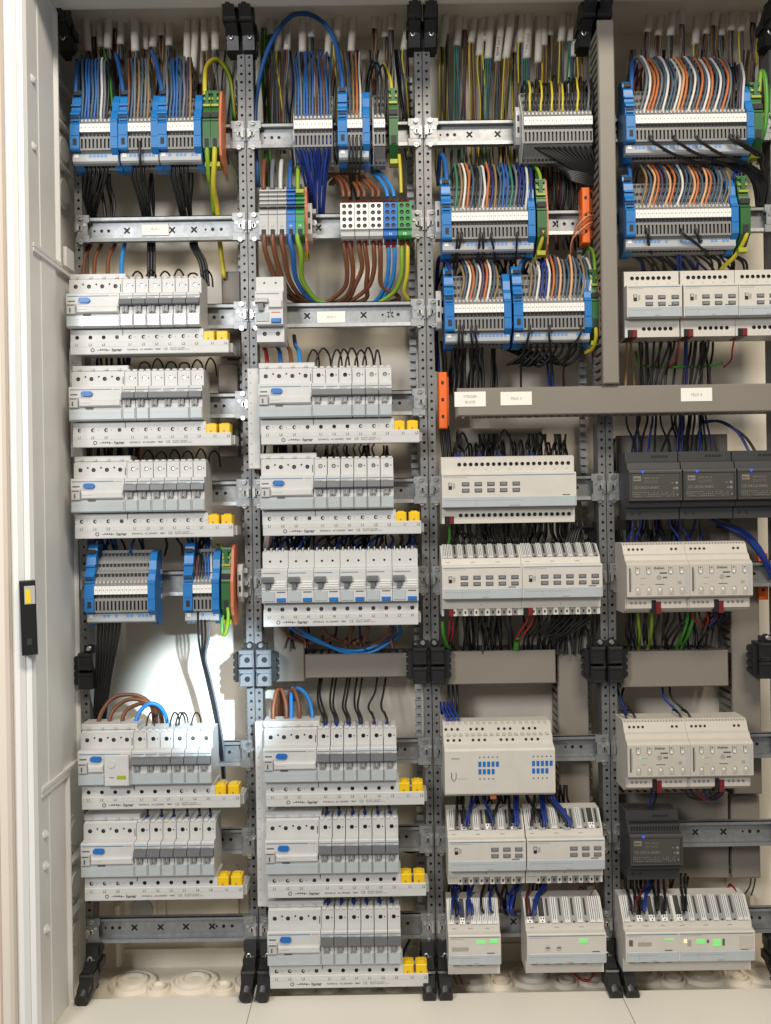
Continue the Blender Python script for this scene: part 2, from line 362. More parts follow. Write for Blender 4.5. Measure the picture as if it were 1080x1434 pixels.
ORDR = {1:'top', 2:'second', 3:'third', 4:'fourth', 5:'fifth', 6:'sixth', 8:'seventh', 9:'eighth', 10:'lowest'}
for bay, rows in used.items():
    for i, r in enumerate(rows):
        cr = {(0,2): (60, 124, 155), (0,10): (55, 92, 128, 165), (1,3): (70, 150, 188), (1,2): (88,), (2,1): (55, 95), (3,9): (110, 150), (2,10): (100,), (2,2): (175,)}.get((bay, r), (80, 150))
        rail(bay, r, '%s steel mounting rail from the top, in the %s' % ({'top': 'first', 'lowest': 'last'}.get(ORDR[r], ORDR[r]) if r not in (1, 10) else {1: 'first', 10: 'lowest'}[r], BAY[bay]), cross=cr)
def sticker(px, py, wd, ht, d, lines, label, size=4.2):
    x, z = mm(px, py, d); t = thing('paper_label', label, 'label', (x, d, z), 'white paper labels')
    pp = part('paper', t, None, lambda b: b.box(-wd/2, wd/2, 0, 0.5, -ht/2, ht/2, PAPER))
    for k, s in enumerate(lines): text(s, size, pp, 0, 0.75, (len(lines)-1)*3.6-k*7.4-size*.35, INKL, align='CENTER')
sticker(217.5, 321, 38, 17, -6.8, ['FELD 1'], 'white paper label on the bare rail in the leftmost bay')
sticker(464, 444, 40, 16, -6.8, ['FELD 2'], 'white paper label on the bare rail in the second bay')

# ------------------------------------------------------------------ cable ducts
def duct(pxa, pya, pxb, pyb, d0, d1, label, slots=None, lid=True, name='cable_duct', mt=DUCT):
    (x0, z1), (x1, z0) = mm(pxa, pya, d1), mm(pxb, pyb, d1)
    t = thing(name, label, 'duct', (x0, d0, z0), 'grey plastic wiring ducts'); W, H, T = x1-x0, z1-z0, d1-d0
    part('lid', t, None, lambda b: (b.cbox(0, W, T-7, T, 0, H, mt, 1.5)))
    def f(b):
        b.box(1.5, W-1.5, 0, 2, 1.5, H-1.5, mt)
        if W > H:
            x = 2
            while x < W-6: b.box(x, x+6.5, 2, T-7, H-3.5, H-1.5, mt); b.box(x, x+6.5, 2, T-7, 1.5, 3.5, mt); x += 11
        else:
            z = 2
            while z < H-6: b.box(1.5, 3.5, 2, T-7, z, z+6.5, mt); b.box(W-3.5, W-1.5, 2, T-7, z, z+6.5, mt); z += 11
    part('slotted_body', t, None, f); return t
duct(837, 27, 868, 537, 3, 62, 'tall vertical grey wiring duct between the third and rightmost bays')
duct(640, 543.5, 1130, 575, 6, 56, 'long horizontal grey wiring duct with paper labels')
duct(427, 917, 580, 948, -80, -20, 'short horizontal grey duct below the double breakers, second bay', )
duct(383, 878, 427, 955, -82, -24, 'square grey duct piece left of the short duct in second bay')
duct(618, 913, 779, 957, -75, -8, 'horizontal grey duct in the third bay above the blue-marked module')
duct(780, 862, 828, 1200, -80, -22, 'vertical grey duct at the right side of the third bay')
duct(868, 913, 1021, 961, -75, -8, 'horizontal grey duct between the two pairs of beige modules')
duct(1022, 700, 1068, 1112, -80, -22, 'vertical grey duct at the right side of the rightmost bay')
duct(864, 610, 1020, 660, -82, -40, 'horizontal grey duct behind the three charcoal power supplies')
duct(866, 1112, 1022, 1230, -82, -38, 'broad grey duct cover behind the single charcoal power supply')
duct(1024, 1114, 1066, 1230, -82, -38, 'narrow grey duct cover at the lower right of rightmost bay')
duct(864, 742, 1022, 770, -80, -40, 'slotted grey duct just above the upper pair of beige modules')
duct(310, 380, 338, 500, -82, -45, 'grey duct behind the breakers at the right of leftmost bay')
duct(300, 1250, 352, 1280, -88, -80, 'pale strip behind the lowest breaker row of leftmost bay', mt=BACK) if False else None
duct(305, 510, 335, 640, -82, -50, 'grey duct behind the second breaker row of leftmost bay')
duct(640, 600, 760, 640, -80, -40, 'grey duct in shade behind the wide twenty-button module')
sticker(658.5, 559, 42, 20, 56.2, ['STEIGER', 'BUS2B'], 'white two-line paper label at the left end of the duct', 5)
sticker(723, 558, 42, 18, 56.2, ['FELD 3'], 'white paper label on the long duct above the third bay', 5)
sticker(975.5, 552.5, 42, 18, 56.2, ['FELD 4'], 'white paper label on the long duct above the rightmost bay', 5)

# ------------------------------------------------------------------ frame clamps
def clamp(px, py, label, mt=BLACK, big=True, fm=None, half=None):
    x, z = mm(px, py, 14); t = thing('frame_clamp', label, 'clamp', (x, 0, z), 'clamps joining the post frames')
    sides = (-1, 1) if half is None else (half,)
    for s in sides:
        def f(b, s=s):
            cx = s*12
            for z0, z1 in ((1.5, 25), (-25, -1.5)):
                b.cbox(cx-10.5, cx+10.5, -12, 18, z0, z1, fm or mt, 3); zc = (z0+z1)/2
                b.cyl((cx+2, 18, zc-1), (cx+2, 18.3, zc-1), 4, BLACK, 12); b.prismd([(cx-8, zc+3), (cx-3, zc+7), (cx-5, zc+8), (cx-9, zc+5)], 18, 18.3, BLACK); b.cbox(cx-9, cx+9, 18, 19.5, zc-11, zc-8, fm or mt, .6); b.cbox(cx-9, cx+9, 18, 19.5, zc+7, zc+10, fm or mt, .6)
            b.box(cx+s*10.5, cx+s*17, -10, 8, -20, 20, mt)
            for k in range(4): b.box(cx+s*17, cx+s*19.5, -8, 6, -18+k*10, -12+k*10, mt)
        part('jaw', t, None, f)
    part('cap', t, None, lambda b: [b.cyl((s*8, 0, 31), (s*8, 10, 31), 5, BLACK, 12) and b.box(s*8-8, s*8+8, -5, 8, 25, 33, BLACK) for s in sides])
    for s in sides: part('bolt', t, 'bolt', lambda b: b.cyl((0, 9, 0), (0, 13, 0), 3.4, SCREW, 12, 2.6), (s*8, 1, 31))
clamp(132, 940, 'black frame clamp on the left side of the leftmost bay', half=-1)
clamp(357, 936, 'black frame clamp with torch glare painted grey, on the post pair beside the bright patch', fm=TOGG)  # grey put into the black plastic's colour for the torch glare
clamp(601, 932, 'black frame clamp between the two horizontal grey ducts in the middle', )
clamp(850, 931, 'black frame clamp on the post pair left of the rightmost bay')
clamp(1086, 925, 'black frame clamp cut by the right picture edge')
def foot(px, py, label, up, half=None, lean=0):
    d = 8; x, z = mm(px, py, d); t = thing('frame_bracket', label, 'bracket', (x, 0, z), 'black brackets at the post ends')
    sides = (-1, 1) if half is None else (half,)
    for s in sides:
        def f(b, s=s):
            cx = s*11
            prof = [(-10, -up*30), (12, -up*27), (17, -up*10), (48, up*10), (54, up*14), (54, up*28), (44, up*31), (16, up*26), (-10, up*10)]
            if up > 0: prof = prof[::-1]
            b.prism(prof, cx-8, cx+8, BLACK)
            b.cyl((cx, 44, up*20), (cx, 60, up*24), 9.5, BLACK, 14); b.cyl((cx, 60, up*24), (cx, 60.3, up*24.1), 5.5, DARK, 12); b.cbox(cx-10, cx+10, 18, 40, up*4-4 if up > 0 else -22, up*4+18 if up > 0 else 0, BLACK, 2)
            b.box(cx-10.5, cx+10.5, -8, 8, -up*20-7, -up*20+7, BLACK); b.box(cx-11, cx+11, -12, 14, up*2-6, up*2+6, BLACK)
            for k in range(3): b.box(cx-9, cx+9, 12, 20+up*0, up*(12+k*7)-2, up*(12+k*7)+1, BLACK)
        part('arm', t, None, f)
        def g(b, s=s):
            cx = s*13
            pts = [(cx+3*math.cos(a), 17, -up*8+6*math.sin(a)) for a in [2*math.pi*k/12 for k in range(13)]]
            b.tube(pts, 1.5, SCREW, 6); b.cyl((cx-s*6, 14, -up*8), (cx-s*6, 17.5, -up*8), 2.2, SCREW, 8)
        part('hook', t, None, g)
foot(104, 46, 'black bracket at the upper left corner', 1, half=-1); foot(338, 45, 'black bracket pair at the top between first and second bays', 1)
foot(591, 41, 'black bracket pair at the top between second and third bays', 1); foot(829, 40, 'black bracket pair behind the top of the vertical duct', 1); foot(1088, 38, 'black bracket at the upper right corner', 1)
foot(142, 1350, 'black bracket at the lower left corner', -1, half=-1); foot(363, 1345, 'black bracket pair at the foot between first and second bays', -1)
foot(610, 1345, 'black bracket pair at the foot between second and third bays', -1); foot(861, 1343, 'black bracket pair at the foot left of the rightmost bay', -1); foot(1096, 1341, 'black bracket at the lower right corner', -1)

# ------------------------------------------------------------------ breakers
NZ0, NZ1, ND, SD = -24.5, 21.5, 57.0, 44.0
BODY = [(2, -45), (SD-2.5, -45), (SD-2.5, NZ0), (ND-1.2, NZ0), (ND, NZ0+1.2), (ND, NZ1-1.5), (ND-1.5, NZ1), (SD-2.5, NZ1+0.6), (SD-2.5, 43), (SD-6, 45), (2, 45)]
M = 18.0
def breaker(x, z, poles, label, group, scr, dark):
    t = thing('circuit_breaker', label, 'breaker', (x, 0, z), group); W = poles*M
    def body(b):
        b.prism(BODY, 0.5, W-0.5, WHITE)
        for p in range(poles):
            x0 = p*M+0.25
            b.slab(x0+.25, x0+M-0.75, NZ1+0.6, 43, SD-2.5, SD, [(x0+8.5, 34, 2.9)], WHITE, DARK, screw=None if dark else SCREW)
            b.cyl((x0+14.2, SD, 34), (x0+14.2, SD+0.2, 34), 0.9, DARK, 6)
            # scalloped top edge
            for k in (0, 1): b.cbox(x0+1+k*9, x0+7+k*9, 12, SD-1.5, 43, 46.5, WHITE, 1.0)
            b.box(x0+1, x0+M-1.5, ND, ND+0.3, NZ1-5.2, NZ1-4.2, LINE); b.box(x0+1, x0+M-7, ND, ND+0.25, NZ1-7.4, NZ1-6.6, INKL)
    part('body', t, ('mcb', poles, dark), body)
    part('toggle', t, ('tog', poles), lambda b: (b.prism([(ND, 3.2), (ND+6.5, 3.6), (ND+7.5, 5), (ND+6, 12), (ND, 13.4)], 0.5, W-0.5, TOGG),
        [b.box(p*M+o, p*M+o+3, ND, ND+3.4, -6, 3.4, TGREY) for p in range(poles) for o in (4, 8.6)], [b.box(p*M+7, p*M+8.6, ND, ND+1.5, -4, 3, MARK) for p in range(poles)]))
    part('label_window', t, ('win', poles), lambda b: (b.cbox(1.2, W-1, ND, ND+1.4, -23, -8, WINDOW, .5), b.box(0.2, 0.9, ND, ND+1.8, -23.5, -7, LGREY), b.box(2, W-2, ND+1.4, ND+1.55, -14.4, -13.9, LGREY)))
def rcd(x, z, label, kind='wide'):
    t = thing('residual_current_device', label, 'residual breaker', (x, 0, z), 'residual current devices'); W = 4*M
    def body(b):
        b.prism(BODY, 0.25, W-0.25, WHITE)
        b.slab(0.25, W-.25, NZ1+0.6, 43, SD-2.5, SD, [(9+p*M, 33.5, 2.9) for p in range(4)], WHITE, DARK, screw=CHAR)
        for p in range(3): b.cyl((19+p*M, SD, 36.5), (19+p*M, SD+.2, 36.5), 1.3, DARK, 8)
        b.box(W-2.5, W-1.6, SD, SD+.3, 26, 36, DARK)
        b.box(2, W-14, ND, ND+.3, NZ1-4.6, NZ1-3.6, LINE); b.box(W-12, W-3, ND, ND+.3, NZ1-4.6, NZ1-3.8, INKL)
        b.box(2.5, 12, ND, ND+.3, 10, 11.6, INK)
    part('body', t, ('rcd', kind), body)
    part('lever', t, ('lev', kind), lambda b: (b.cbox(1.5, 13.5, ND, ND+4, -7.5, 7, LGREY, 1), b.box(5.5, 7.5, ND+4, ND+4.3, -5, 1, INK), b.box(3, 12, ND+4, ND+4.2, 4, 5.5, INK)))
    part('test_button', t, ('tst', kind), lambda b: b.prismd([(25+(4.2 if math.cos(a_) > 0 else -4.2)+3.4*math.cos(a_), 11.6+3.5*math.sin(a_)) for a_ in [math.pi/8*k+.01 for k in range(16)]], ND, ND+3.2, BLUE2))
    if kind == 'wide':
        part('paddle', t, ('pad', kind), lambda b: (b.cbox(14.5, W-0.6, ND, ND+4.5, -6.5, 3.6, WHITE, 2), b.box(23, 33, ND, ND+1.5, -9, -7.2, INK), b.box(17, 30, ND+4.5, ND+4.7, -1.5, -1, INKL)))
        part('label_window', t, ('rwin', kind), lambda b: (b.cbox(1, W-1, ND, ND+1.4, -23.3, -9.6, WINDOW, .5), b.box(1, W-1, ND+1.4, ND+1.6, -14.4, -13.8, LGREY)))
    else:
        part('paddle', t, ('pad', kind), lambda b: b.cbox(14.5, 35, ND, ND+4.5, -6.5, 3.6, WHITE, 2))
        part('label_window', t, ('rwin', kind), lambda b: b.cbox(1, 35.5, ND, ND+1.4, -23.3, -9.6, WINDOW, .5))
        part('cover', t, ('rcov', kind), lambda b: (b.cbox(37, W-2, ND, ND+5, -24, 17, WHITE, 1), b.cyl((47, ND+5, 6), (47, ND+6.2, 6), 5.5, WHITE, 16), b.box(44, 50, ND+5, ND+5.3, -13, -12, INK), b.box(54, 66, ND+5, ND+5.3, -15, -10, GLED if False else YG)))
    part('feed_comb', t, ('comb', kind), lambda b: (b.cbox(-2, W+3, 4, SD-8, 45.2, 53, WHITE, 1), [b.box(p*M+7, p*M+11, SD-8, SD-6, 46, 49, LGREY) for p in range(4)]))
def busbar(x, z, label, W, holes, texts, caps=True, brandx=30, z0=-59.5, hz=-36.5, hr=2.7):
    t = thing('busbar', label, 'busbar', (x, 0, z), 'comb busbars under the breakers')
    def f(b):
        xs = [h for h, _ in holes]; xe = xs[-1]+9 if caps else W
        b.prism([(8, z0+2), (SD+1, z0+2), (SD+1, -27), (8, -27)], 0, xe, WHITE)
        if caps: b.prism([(8, z0+2), (SD+1, z0+2), (SD+1, z0+15), (8, z0+15)], xe, W, WHITE)
        b.slab(0, xs[-1]+9 if caps else W, z0+17.5, -26.2, SD+1, SD+3.4, [(h, hz, hr) for h in xs], WHITE, DARK, 2.3)
        for h, k in holes:
            if k == 's': b.cyl((h+0.7, SD+1.2, hz), (h+0.7, SD+2.6, hz), hr*.66, LGREY, 8); b.cyl((h+7, SD+3.4, hz), (h+7, SD+3.6, hz), .9, INKL, 6)
            if k == 'g': b.cyl((h, SD+1.2, hz), (h, SD+2.6, hz), hr*.8, CHAR, 8)
        b.prism([(SD+1, z0), (SD+4, z0), (SD+4.4, z0+1), (SD+4.4, z0+16.6), (SD+3.4, z0+17.5), (SD+1, z0+17.5)], 0, W, WHITE)
        b.box(0, W, SD+4.4, SD+4.6, z0+10.2, z0+10.6, LGREY); b.prism([(8, z0+2), (SD-4, z0+2), (SD-4, z0+14), (8, z0+14)], W, W+4, LGREY)
        b.box(xs[4]-10.4 if len(xs) > 4 and caps else 0, (xs[4]-9.6) if len(xs) > 4 and caps else .6, SD+3.4, SD+3.8, -34, -26.2, DARK)
    cov_ = part('bar_cover', t, ('bus', W, tuple(holes), z0), f)
    if caps:
        for k in range(2):
            part('yellow_cap', t, 'ycap', lambda b: (b.cbox(0, 15, 28, SD+3.2, -13, 1, YELL, 1.2), b.prism([(30, 1), (SD, 1), (SD-4, 2.6), (30, 2.6)], 3, 11.6, YELL), b.cyl((7, SD+3, -9), (7, SD+3.3, -9), 1.5, ORPL, 8)), (W-34.5+k*18, 0, -31))
    for h, tx in texts: text(tx, 4.6, cov_, h, SD+4.7, z0+11.4, INK, 0.012, 'CENTER')
    zt = z0+4.2; s = brandx
    part('test_mark', cov_, 'ring', lambda b: (b.tube([(2.2*math.cos(a), SD+4.5, 2.2*math.sin(a)) for a in [2*math.pi*k/12 for k in range(13)]], .55, INK, 4)), (s, 0, zt+1.6))
    part('diagram', cov_, 'diag', lambda b: (b.box(0, 18, SD+4.4, SD+4.7, -.3, .3, INK), [b.box(4+k*3, 5.6+k*3, SD+4.4, SD+4.7, -.3, 1.6, INK) for k in range(3)], b.box(13, 14, SD+4.4, SD+4.7, -1.6, 1.6, INK)), (s+6, 0, zt+1.4))
    text('hager', 6.2, cov_, s+26, SD+4.7, zt-.4, INK, 0.03); text('KDN461Q   AC 230/400V   TM47', 3.2, cov_, s+47, SD+4.7, zt+.6, INK, .012)
    text('CE', 4.8, cov_, s+96, SD+4.7, zt+.2, INK); text('IEC 60947 - EN 60947\nMADE IN GERMANY  KS 12', 2.2, cov_, s+105, SD+4.7, zt+2.4, INK)
    return t
def lbl(b): return b
ROWN = {(0,3): 'top', (0,4): 'second', (0,5): 'third', (0,8): 'fourth', (0,9): 'bottom', (1,4): 'top', (1,5): 'second', (1,8): 'third', (1,9): 'fourth', (1,10): 'bottom'}
def row(bay, r, px, py, seq, dark, bhole, kind='wide'):
    x, _ = mm(px, py, ND); z = RZ[r]-0.5; rn = '%s breaker row of the %s' % (ROWN[bay, r], BAY[bay])
    rcd(x, z, 'white residual current device with blue test button, %s' % rn, kind)
    xx = x+4*M; n = 0
    for i, p in enumerate(seq):
        if p == 1: l = 'single-pole breaker with grey toggle, %s from left, %s' % (ORD[i], rn)
        else: l = 'triple-pole breaker with one joined grey toggle, %s' % rn
        breaker(xx, z, p, l, 'grey-toggle breakers', None, dark[i]); xx += p*M
    hs = tuple([(9+k*M, bhole[0]) for k in range(3)]+[(9+3*M, 'g')]+[(9+(4+k)*M, bhole[1+k]) for k in range(6)])
    tx = [(9, 'L1'), (9+M, 'L2'), (9+2*M, 'L3')]+[(9+(4+k)*M, 'L%d' % (k % 3+1)) for k in range(6)]+[(9+10.2*M, 'L1'), (9+11.2*M, 'L2')]
    busbar(x+2, z, 'white comb busbar with two yellow caps under the %s' % rn, 12*M-2, hs, tx)
S6 = [1]*6
row(0, 3, 92.5, 430, S6, [0]*6, 'dssssss'); row(0, 4, 96, 558, [1,1,3,1], [0,0,0,0], 'sssssss'); row(0, 5, 99, 682, S6, [0]*6, 'sssssss')
row(0, 8, 108.5, 1055, [3,1,1,1], [1,0,0,0], 'ddddsss', 'narrow'); row(0, 9, 112.5, 1180, S6, [1]*6, 'sdddddd')
row(1, 4, 361.5, 547, [3,1,1,1], [1,0,0,0], 'sdddsss'); row(1, 5, 364, 672, S6, [0]*6, 'sssssss')
row(1, 8, 368.5, 1060, S6, [1]*6, 'sdddddd'); row(1, 9, 371, 1183, S6, [1]*6, 'sdddddd'); row(1, 10, 374, 1308, S6, [1]*6, 'sdddddd')
# vertical feed bars at the left of the second bay
def feedbar(px, py0, py1, label):
    (x0, z1), (_, z0) = mm(px, py0, 26), mm(px, py1, 26)
    def f(b):
        b.cbox(0, 17, 14, 27, z0-z1, 0, WHITE, 1); z = -6
        while z > z0-z1+4: b.cyl((4.5, 27, z), (4.5, 27.25, z), 1.2, INKL, 6); z -= 14
    solo('feed_bar', f, label, 'feed bar', 'vertical feed bars', loc=(x0, 0, z1))
feedbar(346, 516, 657, 'white dotted upright feed bar joining upper breaker rows of second bay'); feedbar(357, 1012, 1270, 'white dotted upright feed bar joining lower breaker rows of second bay')
feedbar(97, 488, 640, 'white upright feed bar joining upper breaker rows of leftmost bay')
# six double-width breakers in row 6
x6, _ = mm(366, 810, ND); z6 = RZ[6]-0.5; W2 = 35.2
for i in range(6):
    t = thing('residual_breaker', 'double-width white breaker with small grey lever, %s from left in its row of six' % ORD[i], 'breaker', (x6+i*W2, 0, z6), 'six double-width breakers')
    def f(b):
        b.prism(BODY, 0.3, W2-.3, WHITE); b.slab(.3, W2-.3, NZ1+.6, 43, SD-2.5, SD, [(10.5, 31, 1.6), (25, 31, 1.6)], WHITE, DARK)
        for k in range(4): b.box(3+k*8, 4.4+k*8, 14, SD-1, 43, 49, WHITE); b.box(5+k*8, 8.5+k*8, 14, SD-5, 43, 46, LGREY)
        b.box(1.5, 25, ND, ND+.3, NZ1-6, NZ1-5, LINE); b.box(.3, W2-.3, ND, ND+1.2, -6.2, -5.6, WHITE)
        for k in range(3): b.box(17, 33, ND, ND+1.0, -3+k*3.2, -1.4+k*3.2, MARK)
        b.box(21, 32, ND, ND+.3, -10.5, -9, INK)
    part('body', t, 'rb_body', f); part('lever', t, 'rb_lev', lambda b: (b.prism([(ND, 3), (ND+7, 4), (ND+7, 8), (ND, 11)], 1, 16.5, TOGG), b.box(6, 12, ND, ND+4, -5, 3, TOGG)))
    part('label_window', t, 'rb_win', lambda b: b.cbox(1.5, 18, ND, ND+1.2, -22, -8.5, WINDOW, .5)); part('test_button', t, 'rb_tst', lambda b: b.cbox(20.5, 32.5, ND, ND+2.6, -23, -17.5, BLUE2, .8))
busbar(x6+1, z6, 'long white comb busbar under the six double-width breakers', 6*W2-2, tuple((8+k*W2/2, 'g') for k in range(12)),
       [(8+k*W2/2, ('L%d' % (k//2 % 3+1)) if k % 2 == 0 else 'N') for k in range(12)], caps=False, brandx=20, z0=-57, hz=-34, hr=2.9)
# lone breaker in the second bay, row 3
xb, _ = mm(357, 432, ND); t = thing('residual_breaker', 'lone white breaker with grey lever on the labelled rail of second bay', 'breaker', (xb, 0, RZ[3]-1))
def f_(b):
    b.prism(BODY, .3, 37.5, WHITE); b.slab(.3, 37.5, NZ1+.6, 43, SD-2.5, SD, [(11.5, 35, 1.5), (27, 35, 1.5)], WHITE, INKL); b.slab(.3, 37.5, -45, NZ0-.5, SD-2.5, SD, [(11, -34, 3), (29, -34, 3)], WHITE, DARK, screw=CHAR)
    b.box(1.5, 33, ND, ND+.3, NZ1-4.5, NZ1-3.5, LINE); b.cbox(19, 36.5, ND, ND+3.5, -2, 8, WHITE, 1); b.box(22, 34, ND, ND+.3, -8.5, -7, ORPL)
part('body', t, None, f_); part('lever', t, None, lambda b: (b.prism([(ND, 4), (ND+7, 5), (ND+7, 8), (ND, 12)], 0.6, 17.5, LGREY), b.box(5, 12, ND, ND+5, -6, 4, TOGG)))
part('label_window', t, None, lambda b: b.cbox(2, 19, ND, ND+1.2, -20, -8, WINDOW, .5)); part('test_button', t, None, lambda b: b.cbox(22, 35, ND, ND+2.8, -22, -16, BLUE2, .8))

# ------------------------------------------------------------------ bus modules
def clamps(b, x0, x1, seq, o, ang, L=24):
    """spring terminals on a sloped shoulder: w = white ribbed clip, g = grey block, d = white clip with dark ports"""
    n = len(seq); p = (x1-x0)/n
    for i, k in enumerate(seq):
        a = x0+i*p
        if k == 'g': b.sbox(a+.6, a+p-.6, 0.5, L, 0, 1.2, o, ang, TGREY); b.sbox(a+p*.3, a+p*.62, L*.28, L*.95, 1.2, 1.4, o, ang, DARK); b.sbox(a+p*.35, a+p*.65, .2, 2.2, 1.2, 1.5, o, ang, DARK)
        elif k == 'w':
            for q in range(3): b.sbox(a+.5+q*(p-.6)/3, a+.5+q*(p-.6)/3+p*.2, 3, L, 0, 2.6, o, ang, WHITE)
            b.sbox(a+.4, a+p-.4, 0, 4, 0, 2, o, ang, WHITE); b.sbox(a+.5, a+p-.5, 4, L, 0, .5, o, ang, DARK)
        elif k == 'd':
            b.sbox(a+.4, a+p-.4, 0, 8, 0, 2.4, o, ang, MARK)
            for q in (.22, .62): b.sbox(a+p*q, a+p*q+p*.2, 4.5, 6.8, 2.4, 2.6, o, ang, DARK)
            b.sbox(a+p*.4, a+p*.62, .8, 2.8, 2.4, 2.6, o, ang, DARK); b.sbox(a+.5, a+p-.5, 8, L, 0, .4, o, ang, DARK)
def knx(px, py, r, Wd, label, top='holes', bot='holes', nt=16, nb=16, btn=None, bus=0, seq=None, extra=None, key=None, mt=WARM_WHITE, group='bus modules', switch=True, nose=(NZ0, NZ1), zoff=-1.5, cat='module', strip=True, topx=(20, 8), botx=(20, 8)):
    x, _ = mm(px, py, ND); t = thing('bus_module', label, cat, (x, 0, RZ[r]+zoff), group); W = Wd; n0, n1 = nose
    def f(b):
        if top == 'holes': prof_t = [(ND-1.5, n1), (SD-2.5, n1+.6), (SD-2.5, 43), (SD-7, 45), (2, 45)]
        else: prof_t = [(ND-1.5, n1), (SD+3, n1+1), (SD+1, n1+9), (SD-20, 49), (2, 49)]
        b.prism([(2, -46), (SD-2.5, -46), (SD-2.5, n0), (ND-1.2, n0), (ND, n0+1.2), (ND, n1-1.5)]+prof_t, .3, W-.3, mt)
        if top == 'holes':
            b.slab(.3, W-.3, n1+.6, 43, SD-2.5, SD, [(topx[0]+(W-topx[0]-topx[1])*k/(nt-1), 34, 2.7) for k in range(nt)], mt, DARK)
            for k in range(nt//2): b.box(topx[0]+4+(W-topx[0]-topx[1])*2*k/(nt-1), topx[0]+7+(W-topx[0]-topx[1])*2*k/(nt-1), SD, SD+.2, 26.5, 27.2, INKL)
        else:
            o = (SD+1, n1+9); v = (21, 49-n1-9); ang = math.atan2(v[1], v[0]); clamps(b, 2, W-2, seq, o, ang, math.hypot(*v))
            for k in range(3): b.box(6+k*W/3.2, 12+k*W/3.2, SD+2.2, SD+2.6, n1+3.5, n1+4.5, INKL)
        if bot == 'holes':
            b.slab(.3, W-.3, -46, n0-.6, SD-2.5, SD, [(botx[0]+(W-botx[0]-botx[1])*k/(nb-1), -35, 2.7) for k in range(nb)], mt, DARK)
        elif bot == 'blocks':
            b.slab(.3, W-.3, -36, n0-.6, SD-2.5, SD, [(W/2, -31, .8)], mt, INKL); k = 0; p = (W-18)/12
            while k < 12: b.box(14+k*p, 14+k*p+p*.8, 20, SD-.5, -46, -36, mt if k % 2 == 0 else TGREY); b.box(14+k*p+p*.25, 14+k*p+p*.55, SD-.5, SD-.2, -43, -39.5, DARK); k += 1
        elif bot == 'small':
            for k in range(max(3, int(W//18))): b.box(8+k*17, 16+k*17, SD-2.5, SD-.5, -34, -29, TGREY)
        b.box(2, W-2, ND, ND+.3, n1-3.4, n1-2.5, LINE); b.box(3, min(W*.3, 34), ND, ND+.2, n1-5.6, n1-5.0, INKL)
    part('body', t, ('knxb', key) if key else None, f)
    if strip: part('label_window', t, ('knxw', key) if key else None, lambda b: (b.cbox(2, W-1.5, ND, ND+1.5, n0+.6, n0+14, WINDOW, .5), b.box(W*.25, W*.25+.5, ND+1.5, ND+1.7, n0+3, n0+11, INKL), b.box(4, W*.6, ND+1.5, ND+1.7, n0+9.5, n0+10, INKL), b.box(W*.5, W*.58, ND+1.5, ND+1.7, n0+1.6, n0+3.2, INKL)))
    if switch: part('mode_switch', t, 'knxsw', lambda b: (b.box(0, 4.6, 0, .5, 0, 9, DARK), b.box(.6, 4, .5, 1.2, 4.6, 8.4, LGREY), b.box(6, 9, 0, .2, 1, 8, INKL)), (9, ND, 0))
    if btn:
        xs, zs = btn
        for bx in xs:
            for bz in zs: part('button', t, 'knxbt', lambda b: (b.cbox(-5, 5, 0, 1.4, -2.7, 2.7, TOGG, .9), b.box(-3.4, 3.4, 1.4, 1.5, -1.2, 1.2, TGREY)), (bx, ND, bz))
    part('rating_mark', t, 'knxrm', lambda b: b.box(-5, 5, 0, .3, -.6, .6, INK), (W-14, ND, n0+15.6))
    if bus: part('bus_connector', t, ('busc', bus), lambda b: (b.cbox(0, 6, 10, SD+2, -46.6, -36, BLACK, .8), b.cbox(6, 12.5, 10, SD+2, -46.6, -36, RED, .8)), (bus, 0, 0))
    if extra: extra(t, W)
    return t
knx(619, 690, 5, 181, 'widest cream module with ten grey buttons below the long duct', nt=20, nb=20, btn=([32, 49, 66, 83, 100], [7, -1.5]), bus=4, topx=(25, 8), botx=(26, 8))
for i, px in enumerate((619, 731.5)):
    knx(px, 805, 6, 108, '%s of two joined cream modules with ten grey buttons each' % ('left', 'right')[i], 'clamps', 'blocks', btn=([30, 47, 64, 81, 98], [7, -1.5]), bus=3, seq='w.gwgwgwgwgwgwg'.replace('.', 'w'), key='ten', nose=(-22, 23))
for i, px in enumerate((878, 957.5, 1034)):
    knx(px, 418, 3, 74.5, '%s of three cream dimmer modules below the right terminal strips' % ('left', 'middle', 'cut-off right')[i], nt=8, nb=6, btn=([30, 47, 65], [5, -4]), bus=4, topx=(11, 13), botx=(26, 12), key='dim', nose=(-22, 22))
for i, px in enumerate((627.5, 738)):
    knx(px, 1187, 9, 105, '%s of two joined cream modules with six grey buttons and ribbed clips' % ('left', 'right')[i], 'clamps', 'blocks', btn=([63, 79, 95], [6, -2.5]), seq='wgdgwgdgwgdg', key='six', nose=(-23, 19))
def leds(specs):
    def f(t, W):
        for x, z, w_, h, mt in specs: part('indicator', t, None, lambda b: b.cbox(x, x+w_, ND, ND+.7, z, z+h, mt, .2))
    return f
knx(628, 1325, 10, 71, 'narrow cream module with two green lamps at foot of third bay', 'clamps', 'small', seq='wgdgwwwww', key='ps1', switch=False, nose=(-26, 14), extra=leds([(38, 2, 12, 5, GLED), (55, 3, 12, 5, GLED), (5, -7, 22, 5, INKL)]))
def ext2(t, W):
    leds([(70, 1.5, 12, 5.5, GLED)])(t, W)
    for x in (28, 43): part('dial', t, 'dial', lambda b: (b.cyl((0, ND, -4), (0, ND+1.5, -4), 3.6, LGREY, 12), b.box(-2.4, 2.4, ND+1.5, ND+1.8, -4.6, -3.4, DARK)), (x, 0, 0))
knx(738, 1325, 10, 107, 'cream module with two small dials and one green lamp', 'clamps', 'small', seq='dgdgwgwgwgww', key='ps2', switch=False, nose=(-26, 14), extra=ext2)
